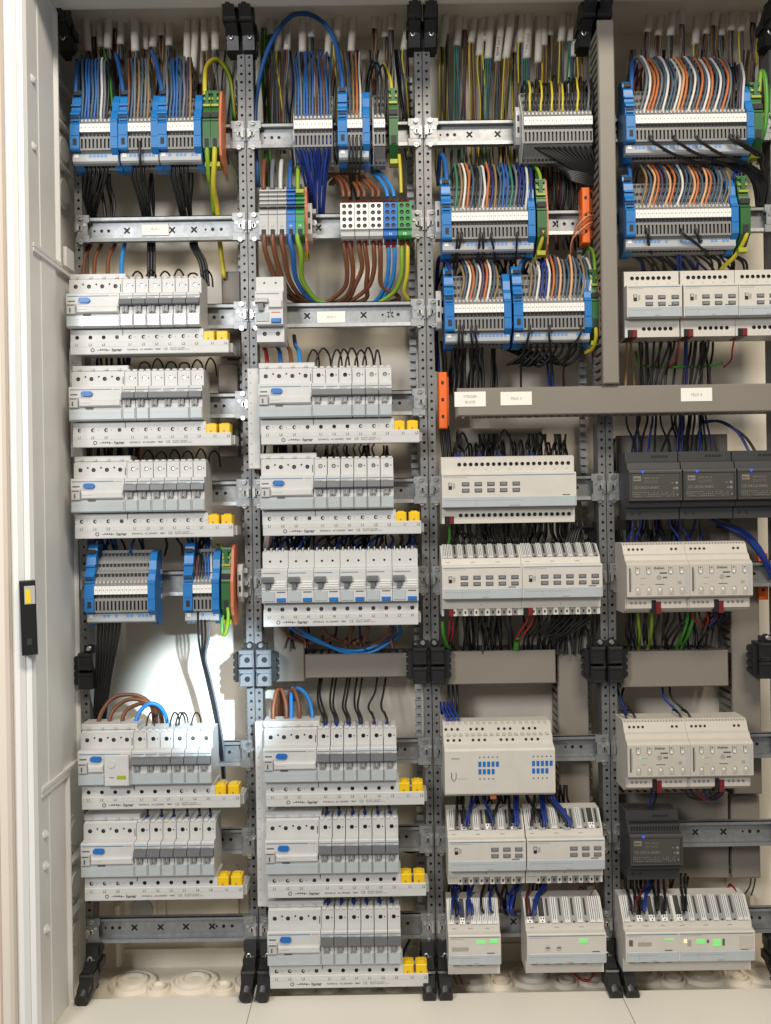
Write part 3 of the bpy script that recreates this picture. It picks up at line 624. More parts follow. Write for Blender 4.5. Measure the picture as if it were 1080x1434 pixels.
def ext3(t, W): leds([(52, 3, 13, 2.2, GLED), (17, -4, 18, 5, INKL), (5, -4, 5, 8, INK)])(t, W)
knx(876, 1320, 10, 72, 'cream module with one faint green lamp at foot of rightmost bay', 'clamps', 'small', seq='wgdgdgdg', key='ps3', switch=False, nose=(-26, 14), extra=ext3)
def ext4(t, W):
    leds([(7, -1, 4.5, 5, WLED), (24, -2.5, 12, 6.5, GLED), (46, -6, 11, 9.5, GLED), (38, -1, 3, 4, INK), (59, -5, 3, 9, INK), (12, -5, 5, 8, INKL), (82, -10, 18, 18, BEIGE)])(t, W)
knx(950.5, 1320, 10, 103, 'cream gateway module with several bright green lamps, lower right', 'clamps', None, seq='dgwgwgwgwgww', key='ps4', switch=False, nose=(-26, 14), extra=ext4)
# blue-marked binary input
xi, _ = mm(623, 1075, 60); t = thing('input_module', 'cream module with two blocks of blue terminals printed on its front', 'module', (xi, 0, RZ[8]-1), 'bus modules')
def f_(b):
    b.prism([(2, -48), (48, -48), (60, -42), (60, 15), (57, 18), (44, 22), (43, 30), (34, 33), (33, 44), (26, 47), (2, 47)], 0, 148, WARM_WHITE)
    for g in (6, 40, 78, 112):
        for k in range(3): b.cyl((g+k*8, 43.4, 26), (g+k*8, 43.9, 26), 1.9, DARK, 10); b.cyl((g-2+k*8, 33.5, 38.5), (g-2+k*8, 34, 38.5), 1.9, DARK, 10)
    for k in range(17): b.box(5+k*8.4, 9+k*8.4, 34.5, 42, 31.6, 33.6, BEIGE); b.box(4+k*8.4, 8+k*8.4, 27, 32.5, 44.6, 46.6, BEIGE)
    b.box(2, 146, 60, 60.2, -41, -40.5, LGREY)
    b.tube([(9, 60.2, -13), (9, 60.2, -21), (12, 60.2, -25), (15, 60.2, -21), (15, 60.2, -13)], .5, INK, 4); b.box(18, 30, 60, 60.2, -22, -21.4, INKL); b.box(9, 20, 60, 60.2, 4.5, 6.5, INKL)
part('body', t, None, f_)
for g in (47, 119):
    for k in range(5):
        part('blue_key', t, 'bk', lambda b: b.box(-1.9, 1.9, 60, 60.8, -3, 3.6, BLUE2), (g+k*5.9, 0, -2.5))
        if k < 4: part('blue_key', t, 'bk', None, (g+k*5.9, 0, -12.5))
        part('led', t, 'bl', lambda b: b.cyl((0, 60, 0), (0, 60.5, 0), 1.0, INK, 8), (g+k*5.9, 0, 7))
        if k < 4: part('led', t, 'bl', None, (g+k*5.9, 0, -22))
part('bus_connector', t, None, lambda b: b.cbox(62, 70, 20, 50, -53, -46, ORPL, .8))
# beige home-automation actuators
def theben(px, py, r, label, first):
    x, _ = mm(px, py, 58); t = thing('actuator_module', label, 'module', (x, 0, RZ[r]), 'beige actuator modules'); W = 84
    def f(b):
        b.prism([(2, -47), (40, -47), (48, -43), (51, -40), (51, -26), (60, -25), (62, -23), (62, 19), (59, 22), (53, 25), (50, 31), (46, 33), (40, 45), (35, 48), (2, 48)], 0, W, BEIGE)
        b.slab(2, W-2, -40, -26, 51, 53, [(8, -33, 1.9), (14, -33, 1.9), (20, -33, 1.9), (26, -33, 1.9), (54, -33, 1.9), (60, -33, 1.9), (67, -33, 1.9), (73, -33, 1.9)], BEIGE, DARK)
        for k in (8, 14, 20, 26, 66, 72): b.cyl((k, 42.5, 39), (k, 44, 39.4), 1.7, DARK, 8)
        for k in range(20): b.box(2+k*4.1, 3.2+k*4.1, 36, 41.5, 46.4, 47.3, BEIGE)
        b.box(3, 5.2, 62, 62.2, -17, 15, INK); b.box(6, 6.8, 62, 62.2, -14, 10, INKL); b.box(W-6, W-2, 62, 62.3, -20, 18, LGREY)
        b.box(44, 54, 62, 62.2, 7, 9, INK); b.cyl((43, 62, 2), (43, 62.2, 2), 3.5, INKL, 12); b.box(48, 54, 62, 62.2, 1, 3, INK); b.box(38, 50, 62, 62.2, -7.6, -6.6, INK); b.box(18, 24, 62, 62.2, -7.4, -6.6, INKL); b.box(18, 26, 62, 62.2, 1, 1.8, INKL); b.box(68, 73, 62, 62.2, -7, -3, INKL)
    bo = part('body', t, 'thb', f)
    for k in range(5): part('key', t, 'thk', lambda b: (b.tube([(-2.7, 62.1, -5), (-2.7, 62.1, 3), (0, 62.1, 5.4), (2.7, 62.1, 3), (2.7, 62.1, -5), (-2.7, 62.1, -5)], .45, INKL, 4), b.cyl((0, 62, 1.5), (0, 62.8, 1.5), 1.6, MARK, 8), b.box(-1.2, 1.2, 62, 62.2, -3.5, -2, INKL)), (14.5+k*14.8, 0, -15.5))
    for k in (0, 1, 3, 4): part('key', t, 'thk2', lambda b: (b.tube([(-2.7, 62.1, 6), (-2.7, 62.1, -3), (0, 62.1, -5.4), (2.7, 62.1, -3), (2.7, 62.1, 6)], .45, INKL, 4), b.cyl((0, 62, -2), (0, 62.8, -2), 1.6, MARK, 8), b.box(-1, 1, 62, 62.2, 3, 4.6, INK)), (14.5+k*14.8, 0, 11))
    text('theben', 5.2, bo, 36, 62.3, 13.2, INK, 0.02)
    part('bus_connector', t, 'thc', lambda b: (b.cbox(35, 41, 10, 54.5, -46, -29, BLACK, .8), b.cbox(41, 47.5, 10, 55, -47.5, -31, RED, .8)))
    if not first: part('led', t, 'thl', lambda b: b.cyl((17, 62, 1.4), (17, 62.6, 1.4), 1.3, GLED, 8))
for (px, py, r, l, f1) in ((877, 810, 6, 'left beige printed actuator module of the upper pair', 1), (965, 810, 6, 'right beige printed actuator module of the upper pair', 1), (878, 1060, 8, 'left beige printed actuator module of the lower pair', 0), (966, 1060, 8, 'right beige printed actuator module of the lower pair', 0)): theben(px, py, r, l, f1)
# charcoal power supplies
def psu(px, py, r, label, vent=False):
    x, _ = mm(px, py, 55); t = thing('power_supply', label, 'power supply', (x, 0, RZ[r]), 'charcoal power supplies'); W = 71.5
    def f(b):
        b.prism([(2, -46), (40, -46), (40, -31), (48, -29), (48, -22), (55, -21), (56, -20), (56, 19), (55, 21), (48, 22), (46, 31), (38, 33), (37, 46), (2, 46)], 0, W, CHAR)
        b.box(1, W-1, 56, 57.2, 16.5, 19, CHAR2); b.box(1, W-1, 56, 57.2, -20, -18, CHAR2); b.box(1, 2.2, 56, 57, -18, 16.5, CHAR2); b.box(W-2.4, W-1, 56, 57, -18, 16.5, CHAR2)
        for k in range(5): b.cyl((38+k*4.6, 37, 40), (38+k*4.6, 38.3, 40), 1.7, DARK, 8)
        for k in range(2): b.cyl((8+k*10, 39.5, -38), (8+k*10, 40.4, -38), 2, DARK, 8)
        if vent:
            for k in range(18): b.box(4+k*3.7, 6+k*3.7, 40, 44.8, 32.6, 34.4, DARK); b.box(4+k*3.7, 6+k*3.7, 8, 32, 45.6, 46.2, DARK); b.box(4+k*3.7, 6+k*3.7, 47, 47.9, 23, 29, DARK)
    part('body', t, ('psu', vent), f)
    rl = part('rating_label', t, 'psul', lambda b: (b.box(3.5, W-4, 56, 56.4, -17, 15.5, CHAR2), b.box(6, 16, 56.4, 56.6, 6, 12.5, PLAB), [b.box(4.5+k*2.6, 5.6+k*2.6, 56.4, 56.55, -10-j*2.6, -9-j*2.6, PLAB) for k in range(22) for j in range(3) if random.random() < .6],
        [b.cyl((52+q[0], 56.4, q[1]), (52+q[0], 56.7, q[1]), q[2], PLAB, 8) for q in ((12, 3, 2), (6, 3, 1), (12, -4, 2), (8, -4, 1.2), (13, -13, 1.2))]))
    text('MW', 4.6, rl, 7, 56.8, 7.4, CHAR2, .02); text('HDR-100-24', 3.6, rl, 20, 56.7, 8.6, PLAB); text('INPUT 100-240VAC\nOUTPUT 24V  4.2A', 2.2, rl, 20, 56.7, 5, PLAB); text('CE UKCA ENEC', 5, rl, 6, 56.7, -4.5, PLAB, .008)
    part('status_lamp', t, 'psus', lambda b: b.prismd([(15, 20), (21, 20), (18, 15.4)], 57.2, 57.9, BLED))
for i, px in enumerate((881, 957, 1033)): psu(px, 690, 5, '%s of the three charcoal power supplies in one row' % ('left', 'middle', 'cut-off right')[i])
psu(882, 1190, 9, 'single charcoal power supply left of the bare rail', True)

# ------------------------------------------------------------------ terminal strips
def rect_r(hw, hh): return lambda a: min(hw/max(1e-6, abs(math.cos(a))), hh/max(1e-6, abs(math.sin(a))))
PT = 5.2
GP = [(6, -53), (20, -53), (26, -46), (40, -36), (41, -35), (41, -16), (39.5, -15), (40, -12), (43.5, -11), (43.5, 1), (41, 4), (39, 8), (33, 19), (29, 22), (23, 33), (20, 36), (12, 48), (6, 48)]
def tbody(b, n, mt=TGREY, filled=()):
    for k in range(n):
        x = k*PT; b.prism(GP, x+.12, x+PT-.12, mt)
        b.tile(x+.1, x+PT-.1, -35, -16.5, 44, x+PT/2, -26, rect_r(1.25, 6.6), 2.8, mt, DARK, n=4)
        b.add([(x+.1, 41, -35), (x+PT-.1, 41, -35), (x+PT-.1, 44, -35), (x+.1, 44, -35)], [(0,1,2,3)], mt); b.add([(x+.1, 41, -16.5), (x+PT-.1, 41, -16.5), (x+PT-.1, 44, -16.5), (x+.1, 44, -16.5)], [(0,1,2,3)], mt)
        b.box(x+1.2, x+PT-1.2, 39.8, 41.6, -15.3, -12.2, DARK)
        for (d, z) in ((35.5, 15), (26, 28), (16, 42)): b.box(x+1.1, x+PT-1.1, d-1, d+1.6, z-2.2, z+2.2, DARK)
        b.box(x+1.4, x+PT-1.4, 36, 42.4, 4.2, 7.5, LGREY)
        b.box(x+1.2, x+PT-1.2, 21, 24, -51, -47.5, DARK)
def tmark(b, n, gaps=()):
    for k in range(n):
        x = k*PT
        b.box(x+.15, x+PT-.15, 43.5, 45.2, -10.6, .6, MARK); b.box(x+1.7, x+PT-1.7, 45.2, 45.35, -5.6, -3.8, INKL)
BP = [(4, -55), (20, -55), (30, -50), (30, -36), (45.5, -35), (46.5, -33), (46.5, -1), (43, 2), (42, 4), (42, 12), (43, 13), (43, 16), (38, 22), (38, 26), (36, 28), (34, 40), (28, 46), (27, 52), (22, 57), (4, 57)]
def bblock(b, w_):
    b.prism(BP, .2, w_-.2, BLUE); b.box(w_*.33, w_*.72, 46.5, 46.7, -29, -20, DARK); b.box(1.5, w_-1.5, 46.5, 47.4, -16, -14.5, BLUE); b.box(1.5, w_-1.5, 43, 44.4, 5, 7, BLUE)
    b.box(.2, w_-.2, 40, 44.6, 13.5, 15.5, BLUE); b.box(.2, w_-.2, 34, 40, 27, 29.5, BLUE); b.box(1.5, w_-1.5, 32, 33.6, 45, 50, DARK); b.box(1, w_-1, 42.2, 43.2, 8.5, 11, DARK)
def bplate(b, w_):
    b.prism([(4, -55), (22, -55), (44, -35), (46, -33), (46, 4), (43, 8), (40, 16), (36, 22), (34, 34), (26, 46), (4, 48)], .2, w_-.2, BLUE)
    b.box(1, w_-1, 46, 46.8, -18, -17, BLUE); b.box(1, w_-1, 45, 46.9, 3, 5, BLUE); b.box(1, w_-1, 46, 46.5, -30, -29.4, LINE)
def strip(px0, px1, r, label, blue=True, lw=13, rw=10, py=None):
    py = py or 717-RZ[r]*.995
    xa, xb = mm(px0, py, 45)[0], mm(px1, py, 45)[0]; t = thing('terminal_strip', label, 'terminals', (xa, 0, RZ[r]), 'terminal strips')
    lw, rw = (lw, rw) if blue else (0, 0)
    n = max(1, round((xb-xa-lw-rw)/PT)); e = lw+n*PT
    part('terminal_body', t, ('tb', n), lambda b: tbody(b, n), (lw, 0, 0)); part('marker_strip', t, ('tm', n), lambda b: tmark(b, n), (lw, 0, 0))
    if blue:
        part('feed_block', t, ('fb', lw), lambda b: bblock(b, lw)); part('end_plate', t, ('ep', rw), lambda b: bplate(b, rw), (e, 0, 0))
        L = e+rw-2
        def cov(b):
            b.prism([(30, -51), (36, -50), (38.5, -48), (38.5, -38), (36, -36), (30, -36)], 1, L, BARCOV); b.box(3.5, 9, 38.5, 39.2, -43, -38.2, MARK)
            x = 13
            while x < L-6:
                if random.random() < .75: b.box(x, x+3.6, 38.5, 38.9, -42.5, -38.6, PALEB)
                x += PT
        part('neutral_bar', t, None, cov)
    else:
        part('end_plate', t, 'gep', lambda b: b.prism([(4, -53), (22, -53), (40, -36), (42, -34), (42, 2), (36, 12), (12, 46), (4, 46)], -1.4, -.2, LGREY))
    return xa+lw, PT, n
def pe(px0, px1, r, label, plate=None, n=1):
    py = 717-RZ[r]*.995; xa, xb = mm(px0, py, 45)[0], mm(px1, py, 45)[0]
    t = thing('earth_terminal', label, 'terminals', (xa, 0, RZ[r]), 'green earth terminals'); W = (xb-xa)/n
    for k in range(n):
        part('body', t, None, lambda b: (b.prism([(4, -50), (20, -52), (34, -40), (42, -33), (43, -20), (43, 2), (41, 4), (37, 20), (36, 22), (30, 50), (4, 50)], .3, W-.3, GREEN), b.box(W*.25, W*.75, 42.5, 43.6, -32, -21, DARK), b.box(.6, W-.6, 40.6, 43.8, 3, 5, GREEN), b.box(.6, W-.6, 40, 42.4, 8, 15, DARK)), (k*W, 0, 0))
        part('spring_clip', t, None, lambda b: (b.box(.6, W-.6, 33, 38.4, 25, 28, YG), b.box(1, W-1, 31, 35.6, 35, 38, YG), b.box(.6, W-.6, 28, 34, 44, 48, GREEN), b.box(W*.3, W*.7, 30, 36.8, 24, 46, GREEN)), (k*W, 0, 0))
        part('foot', t, None, lambda b: b.box(1, W-1, 20, 33, -55, -49, YG), (k*W, 0, 0))
    if plate: part('end_plate', t, None, lambda b: b.prism([(3, -56), (16, -58), (38, -42), (42, -30), (42, 4), (36, 24), (30, 48), (20, 54), (3, 54)], n*W, n*W+plate, ORPL))
T = {}
T[1] = strip(98, 164.5, 1, 'blue-ended terminal strip in the upper left corner'); T[2] = strip(165.5, 219, 1, 'blue-ended terminal strip, middle of the three at upper left'); T[3] = strip(220.5, 282, 1, 'blue-ended terminal strip beside green earth terminals, upper left')
pe(283, 306, 1, 'pair of green earth terminals with orange plate, upper left', 3, 2)
T[4] = strip(412, 467, 1, 'grey terminal strip with royal blue wires fanning out below', False); T[5] = strip(473, 520, 1, 'short blue-ended terminal strip at top of the second bay'); T[6] = strip(523.5, 541, 1, 'three grey terminals beside green earth terminal, second bay', False)
pe(545, 558, 1, 'slim green earth terminal at top right of the second bay')
T[7] = strip(734, 833, 1, 'wide grey terminal strip left of the vertical duct', False)
T[8] = strip(619, 751, 2, 'long blue-ended terminal strip in the third bay, upper'); T[9] = strip(623, 719, 3, 'left blue-ended terminal strip of the pair above the long duct'); T[10] = strip(719.5, 829, 3, 'right blue-ended terminal strip of the pair above the long duct')
pe(753, 767, 2, 'green earth terminal right of the long third-bay strip', 2); pe(829.5, 840, 3, 'green earth terminal partly behind the vertical duct', 1.5)
T[11] = strip(877, 1054, 1, 'longest blue-ended terminal strip, at the upper right'); T[12] = strip(877, 1037, 2, 'blue-ended terminal strip just above the three dimmer modules')
pe(1056, 1071, 1, 'green earth terminal at the upper right picture edge'); pe(1038, 1053, 2, 'green earth terminal with yellow wire, second row rightmost bay')
T[13] = strip(118, 216, 6, 'blue-ended terminal strip with empty upper ports, leftmost bay'); T[14] = strip(256, 307, 6, 'small blue-ended terminal strip above the bright patch')
pe(309, 322, 6, 'green earth terminal with orange plate in the lower left bay', 4)
def stop(px, r, label):
    x, _ = mm(px, 717-RZ[r], 20); t = thing('end_stop', label, 'end stop', (x, 0, RZ[r]), 'grey end stops')
    part('body', t, 'stopb', lambda b: (b.prism([(2, -26), (18, -26), (24, -18), (24, 18), (18, 26), (2, 26)], 0, 7, LGREY), b.box(7, 12, 2, 12, -20, -14, LGREY), b.box(7, 12, 2, 12, 14, 20, LGREY), b.box(2, 5, 24, 24.4, -12, -4, DARK), b.box(2, 5, 24, 24.4, 4, 12, DARK)))
    part('screw', t, 'stops', lambda b: b.cyl((9.5, 4, 0), (9.5, 15, 0), 4, SCREW, 10))
stop(212, 6, 'grey end stop right of the strip with empty ports'); stop(333, 6, 'grey end stop beside the orange plate, lower left bay'); stop(722, 1, 'grey end stop left of the wide grey terminal strip'); stop(610, 2, 'grey end stop left of the long third-bay strip')
stop(611, 3, 'grey end stop left of the pair above the long duct'); stop(430, 2, 'grey end stop right of the large feed terminals')
# large feed terminals and distribution blocks in the second bay
FP = [(4, -28), (20, -30), (40, -26), (42, -24), (42, -8), (40, -6), (40, 8), (36, 12), (36, 16), (34, 18), (32, 40), (28, 44), (26, 46), (4, 46)]
xf, _ = mm(362.5, 295, 42)
for k, (mt, l, tx) in enumerate(((LGREY, 'first grey', 'L1'), (LGREY, 'second grey', 'L2'), (LGREY, 'third grey', 'L3'), (BLUE2, 'blue', 'N'), (GREENB, 'green', 'PE'))):
    t = thing('feed_terminal', '%s large feed terminal with a thick wire, second bay' % l, 'terminals', (xf+k*12.4, 0, RZ[2]), 'large feed terminals')
    part('body', t, ('ft', mt.name), lambda b: (b.prism(FP, .3, 12.1, mt), b.box(.4, 12, 34, 41, 13, 14.5, DARK), [b.box(.4, 12, 33, 37.6-j*.4, 19+j*6, 21+j*6, mt) for j in range(4)], b.box(.8, 11.6, 40, 41.6, 4, 6, mt)))
    part('port', t, 'ftp', lambda b: (b.box(3.2, 9.4, 42, 42.3, -25, -17, DARK), b.box(3.4, 9, 30, 34, 41, 46.5, DARK)))
    text(tx, 4.2, t, 6.2, 42.4, -14, INKL if mt is LGREY else MARK, 0, 'CENTER')
    if k == 4: part('end_plate', t, None, lambda b: (b.prism([(3, -48), (20, -50), (32, -30), (36, 0), (30, 44), (3, 46)], 12.2, 15, ORPL), b.prism([(3, -50), (20, -53), (26, -44), (3, -40)], 6, 15, YG))); part('spring_clip', t, None, lambda b: b.box(1, 11.5, 32, 40, 33, 38, YG))
xd, _ = mm(476.5, 306, 45)
for k, (mt, lo, l) in enumerate(((MARK, LGREY, 'left white'), (MARK, LGREY, 'middle white'), (MARK, LGREY, 'right white'), (BLUE2, BLUE2, 'blue'), (GREENB, GREENB, 'green'))):
    t = thing('distribution_block', '%s distribution block with two columns of round ports' % l, 'terminal block', (xd+k*19.5, 0, RZ[2]-6), 'push-in distribution blocks')
    def f(b, mt=mt):
        b.box(.3, 19.2, 8, 43, -14, 22, mt)
        for j in range(4): b.slab(.3, 19.2, -13.6+j*8.9, -13.6+(j+1)*8.9, 43, 45.5, [(5.6, -9.2+j*8.9, 2.9), (13.8, -9.2+j*8.9, 2.9)], mt, DARK, 2.3, CHAR)
    part('ports', t, ('db', mt.name), f); part('base', t, ('dbb', lo.name), lambda b: b.prism([(8, -25), (38, -25), (42, -22), (42, -14), (8, -14)], .5, 19, lo))
    if k > 2: text('N' if k == 3 else 'PE', 5, t, 9.7, 42.3, -21.5, MARK, 0, 'CENTER')
    for j in range(2):
        part('ferrule', t, 'dbf', lambda b: b.cyl((0, 26, -34), (0, 28, -25), 3, RED, 10), (5.6+j*8.2, 0, 0))
        part('ferrule', t, 'dbg', lambda b: b.cyl((0, 30, 22), (0, 26, 31), 3, RED, 10), (5.6+j*8.2, 0, 0))
# orange connector strips
def oconn(px, py0, py1, d, W, label):
    (x, z1), (_, z0) = mm(px, py0, d), mm(px, py1, d); H = z1-z0; t = thing('connector_strip', label, 'connector', (x, d-22, z0), 'orange connector strips')
    part('body', t, None, lambda b: b.cbox(0, W, 0, 22, 0, H, ORAN, 1.2)); part('wing', t, None, lambda b: b.box(W, W+3, 2, 10, H*.06, H*.94, ORPL))
    for k in range(3): part('port', t, None, lambda b: b.box(W*.3, W*.62, 22, 22.3, H*(.18+.3*k), H*(.24+.3*k), DARK))
oconn(614, 521, 600, 12, 12, 'narrow upright orange connector strip left of the long duct'); oconn(815, 262, 340, 22, 11, 'upright orange connector strip left of the vertical duct'); oconn(824.5, 262, 335, 8, 8, 'rear orange connector strip against the vertical duct')
oconn(1062, 775, 840, -15, 14, 'shaded orange connector strip right of the upper beige modules')

# ------------------------------------------------------------------ wires
def cr(P, k=5):
    out = []
    for i in range(len(P)-1):
        p0, p1, p2, p3 = P[max(i-1, 0)], P[i], P[i+1], P[min(i+2, len(P)-1)]
        for j in range(k):
            t = j/k; out.append(tuple(.5*(2*b+(c-a)*t+(2*a-5*b+4*c-d)*t*t+(3*b-a-3*c+d)*t**3) for a, b, c, d in zip(p0, p1, p2, p3)))
    return out+[P[-1]]
def w3(pts): return [(lambda q: (q[0], d, q[1]))(mm(x, y, d)) for x, y, d in pts]
STUFF = MB()
def wire(col, pts, rad, where, name='wire', stuff=False, n=6, word=None, mt=None):
    P = cr(w3(pts)); mt = mt or WC[col]
    if stuff: STUFF.tube(P, rad, mt, 5, False); return
    WIRES.append((word or col, where, P, rad, mt, pts[0][0]))
WIRES = []
R = random.uniform
def loops(x0, x1, ye, ya, cols, where, bul=6, ap=-6, back=-10, rad=1.75, de=40, jit=4, db=-35):
    n = len(cols)
    for i, c in enumerate(cols):
        x = x0+(x1-x0)*(i/(max(1, n-1))); j = R(-jit, jit)
        if c is None: continue
        h = ye-ya+j
        wire(c, [(x, ye+5, de-3), (x, ye-3, de-2), (x+bul*.75+R(-1, 1), ye-h*.4, de-5), (x+bul*.8+R(-1, 1), ye-h*.72, de-14), (x+ap*.3+R(-1, 1), ye-h, de-32), (x+ap+R(-2, 2), ye-h*.93, de-46), (x+back+R(-3, 3), ye-h*.55, db), (x+back*1.2, ye+20, db-4)], rad, where)
B_, S_, O_, Wt, G_, K_, T_, Br = 'blue', 'slate', 'orange', 'white', 'grey', 'black', 'tan', 'brown'
loops(115, 150, 162, 84, [S_, B_, B_, S_, B_, S_, 'pale', G_, K_], 'looping into the strip in the upper left corner', 2, 6, 14, jit=3)
loops(179, 207, 162, 84, [Br, S_, G_, 'tan', S_, G_, T_], 'looping into the middle strip at upper left', 2, 4, 12, jit=3)
loops(233, 266, 162, 82, [G_, S_, B_, B_, S_, G_, 'violet', T_], 'looping into the strip beside the earth terminals', 2, 4, 10, jit=3)
for i, x in enumerate((152, 157, 161)): wire((T_, K_, 'green')[i], [(x-4, 150, 30), (x-6, 118, 18), (x-10, 92, 0), (x-14, 76, -25), (x-16, 66, -45)], 1.5, 'slanting up from the strip in the upper left corner')
loops(737, 829, 150, 112, [K_, 'yellow', K_, K_, 'yellow', K_, K_, 'yellow', K_, 'tan', 'yellow', K_, K_, K_, 'yellow', K_, K_, G_, K_], 'looping into the wide grey strip', 1, -3, -5, 1.5, jit=6)
loops(638, 742, 290, 232, ['teal', T_, Wt, O_, S_, K_, G_, Wt, O_, 'dark blue', T_, S_, B_, B_, 'teal', G_, 'dark blue', 'dark blue', 'pale', 'dark blue'], 'looping into the long third-bay strip', 3, -3, -8, jit=3)
loops(644, 692, 422, 364, [T_, S_, Wt, O_, G_, Wt, 'violet', O_, Wt, S_, T_], 'looping into the left strip above the long duct', 6, -6, -10, jit=4)
loops(741, 824, 422, 362, [T_, G_, Wt, 'royal blue', 'royal blue', Wt, O_, S_, 'peach', G_, S_, 'peach', G_, S_, T_, S_, Wt], 'looping into the right strip above the long duct', 4, -4, -8, jit=4)
loops(897, 1016, 158, 83, [G_, Wt, O_, O_, G_, S_, 'white', S_, S_, Wt, 'peach', O_, S_, Wt, S_, O_, S_, Wt, O_, S_, Wt, S_, O_, G_], 'looping into the longest strip at upper right', 10, -9, -16, 1.75, jit=3)
loops(1018, 1040, 158, 92, [K_, K_, K_, K_, 'violet', 'pale'], 'looping into the right end of the longest strip', 2, -4, -8, jit=5)
loops(899, 1016, 288, 232, [T_, S_, 'peach', O_, 'violet', S_, 'peach', O_, S_, Wt, S_, S_, 'peach', O_, S_, 'peach', O_, S_, S_, G_, S_, T_], 'looping into the strip above the dimmer modules', 8, -9, -14, 1.65, jit=3)
for x in (1020, 1026): wire('royal blue', [(x, 290, 38), (x+2, 262, 30), (x+10, 240, 10), (x+16, 236, -10), (x+14, 260, -40)], 1.7, 'rising at the right end of the strip above the dimmers')
for i, x in enumerate(range(414, 466, 4)):
    c = [S_, B_, G_, B_, B_, S_, B_, Br, S_, B_, Br, B_, S_][i]
    wire(c, [(x, 164, 38), (x, 140, 34), (x+R(-2, 2), 110, 18), (x+R(-4, 4), 85, -15), (x+R(-5, 5), 70, -40)], 1.6, 'rising from the grey strip of the second bay')
for i, x in enumerate((490, 495, 500, 505)): wire((S_, 'tan', 'orange', 'pale')[i], [(x, 163, 38), (x, 130, 28), (x+R(-2, 2), 95, 0), (x-4+i, 72, -40)], 1.5, 'rising from the short blue-ended strip')
loops(526, 539, 162, 88, [K_, K_, K_], 'looping into the three grey terminals', 2, -8, -14, 1.5)
# thick jumpers into the blue feed blocks
def jump(pts, col, where, rad=3.0, **k): wire(col, pts, rad, where, **k)
jump([(106, 136, 30), (107, 110, 22), (110, 88, 5), (117, 84, -20), (120, 110, -45)], B_, 'bent into the upper left feed block')
jump([(173, 134, 30), (170, 110, 20), (166, 90, -5), (162, 75, -40)], B_, 'leading into the middle feed block at upper left'); jump([(228, 134, 30), (224, 110, 20), (218, 84, -5), (212, 72, -40)], B_, 'leading into the right feed block at upper left', 3.2)
jump([(480, 134, 30), (478, 100, 20), (468, 54, 0), (450, 29, -10), (426, 19, -18), (402, 27, -18), (376, 68, -10), (360, 130, -12), (358, 190, -14), (362, 262, -20)], B_, 'in one big arch at the top of the second bay', 3.2)
jump([(626, 262, 30), (625, 240, 22), (622, 222, 0), (616, 218, -25), (614, 260, -45)], B_, 'bent into the feed block of the long third-bay strip', 3.2)
jump([(630, 388, 30), (629, 374, 22), (622, 362, 5), (614, 366, -20), (611, 420, -45), (612, 520, -50)], 'dark blue', 'bent into the feed block left above the duct')
jump([(726, 388, 30), (729, 372, 20), (738, 358, -5), (742, 366, -40)], B_, 'bent into the feed block right above the duct'); jump([(884, 128, 30), (885, 104, 22), (886, 88, 2), (890, 86, -25), (892, 120, -45)], B_, 'bent into the feed block at upper right', 3.4)
jump([(883, 258, 30), (882, 240, 20), (876, 228, 0), (870, 232, -30)], B_, 'bent into the feed block above the dimmers')
jump([(240, 800, 30), (0, 0, 0)], B_, '') if False else None
# earth wires
jump([(287, 134, 32), (287, 110, 26), (290, 92, 14), (302, 83, 0), (316, 96, -18), (324, 120, -34), (329, 170, -45)], 'yellow', 'arching from the paired earth terminals at upper left', 3.1)
jump([(300, 84, -20), (316, 92, -30), (325, 118, -42), (327, 168, -52)], 'green', 'behind the arching yellow wire at upper left', 2.6)
jump([(290, 202, 40), (291, 225, 34), (293, 250, 20), (297, 262, 5), (300, 300, -20)], 'lime', 'hanging from the paired earth terminals', 3.5); jump([(301, 204, 40), (300, 230, 34), (299, 262, 18), (304, 290, -5), (308, 340, -30), (314, 390, -40)], 'yellow', 'hanging from the paired earth terminals', 3.5)
jump([(549, 130, 32), (547, 110, 22), (541, 96, 0), (537, 88, -20)], 'yellow', 'bent into the slim earth terminal', 2.2); jump([(559, 216, 34), (561, 240, 30), (562, 270, 28)], 'yellow', 'hanging from the slim earth terminal', 2.4)
for i, x in enumerate((369, 375)): wire('green', [(x, 8, -60), (x-2, 80, -60), (x+2, 165, -58), (x+4, 260, -60)], 2.6, 'running down the left side of the second bay')
jump([(757, 260, 32), (756, 246, 26), (750, 234, 8), (741, 232, -20)], 'lime', 'bent into the third-bay earth terminal', 2.7); jump([(761, 322, 42), (759, 336, 38), (753, 355, 25), (748, 368, 5)], 'yellow', 'hanging from the third-bay earth terminal', 2.7)
jump([(833, 392, 34), (833, 370, 28), (830, 352, 14), (822, 346, -5), (816, 356, -30)], 'lime', 'arching to the earth terminal by the vertical duct', 2.7); jump([(834, 455, 40), (835, 472, 38), (830, 488, 25), (820, 494, 10)], 'yellow', 'curling under the strip by the vertical duct', 2.7)
jump([(1063, 130, 30), (1066, 100, 26), (1072, 110, 30), (1074, 150, 36), (1070, 185, 34), (1064, 200, 26)], 'lime', 'looping round the upper right earth terminal', 3.2); jump([(1046, 322, 40), (1044, 334, 38), (1030, 358, 20), (1012, 375, 0), (1004, 390, -20)], 'yellow', 'slanting down behind the dimmer modules', 3.0)
jump([(1055, 36, -48), (1060, 60, -45), (1060, 90, -20)], 'yellow', 'dropping to the upper right earth terminal', 1.6)
jump([(318, 848, 40), (320, 862, 44), (317, 884, 40), (312, 888, 34), (312, 866, 30), (318, 850, 24)], 'lime', 'curled under the lower left earth terminal', 2.6); jump([(316, 782, 34), (315, 774, 28), (310, 766, 10), (306, 762, -30)], 'lime', 'entering the lower left earth terminal', 2.6)
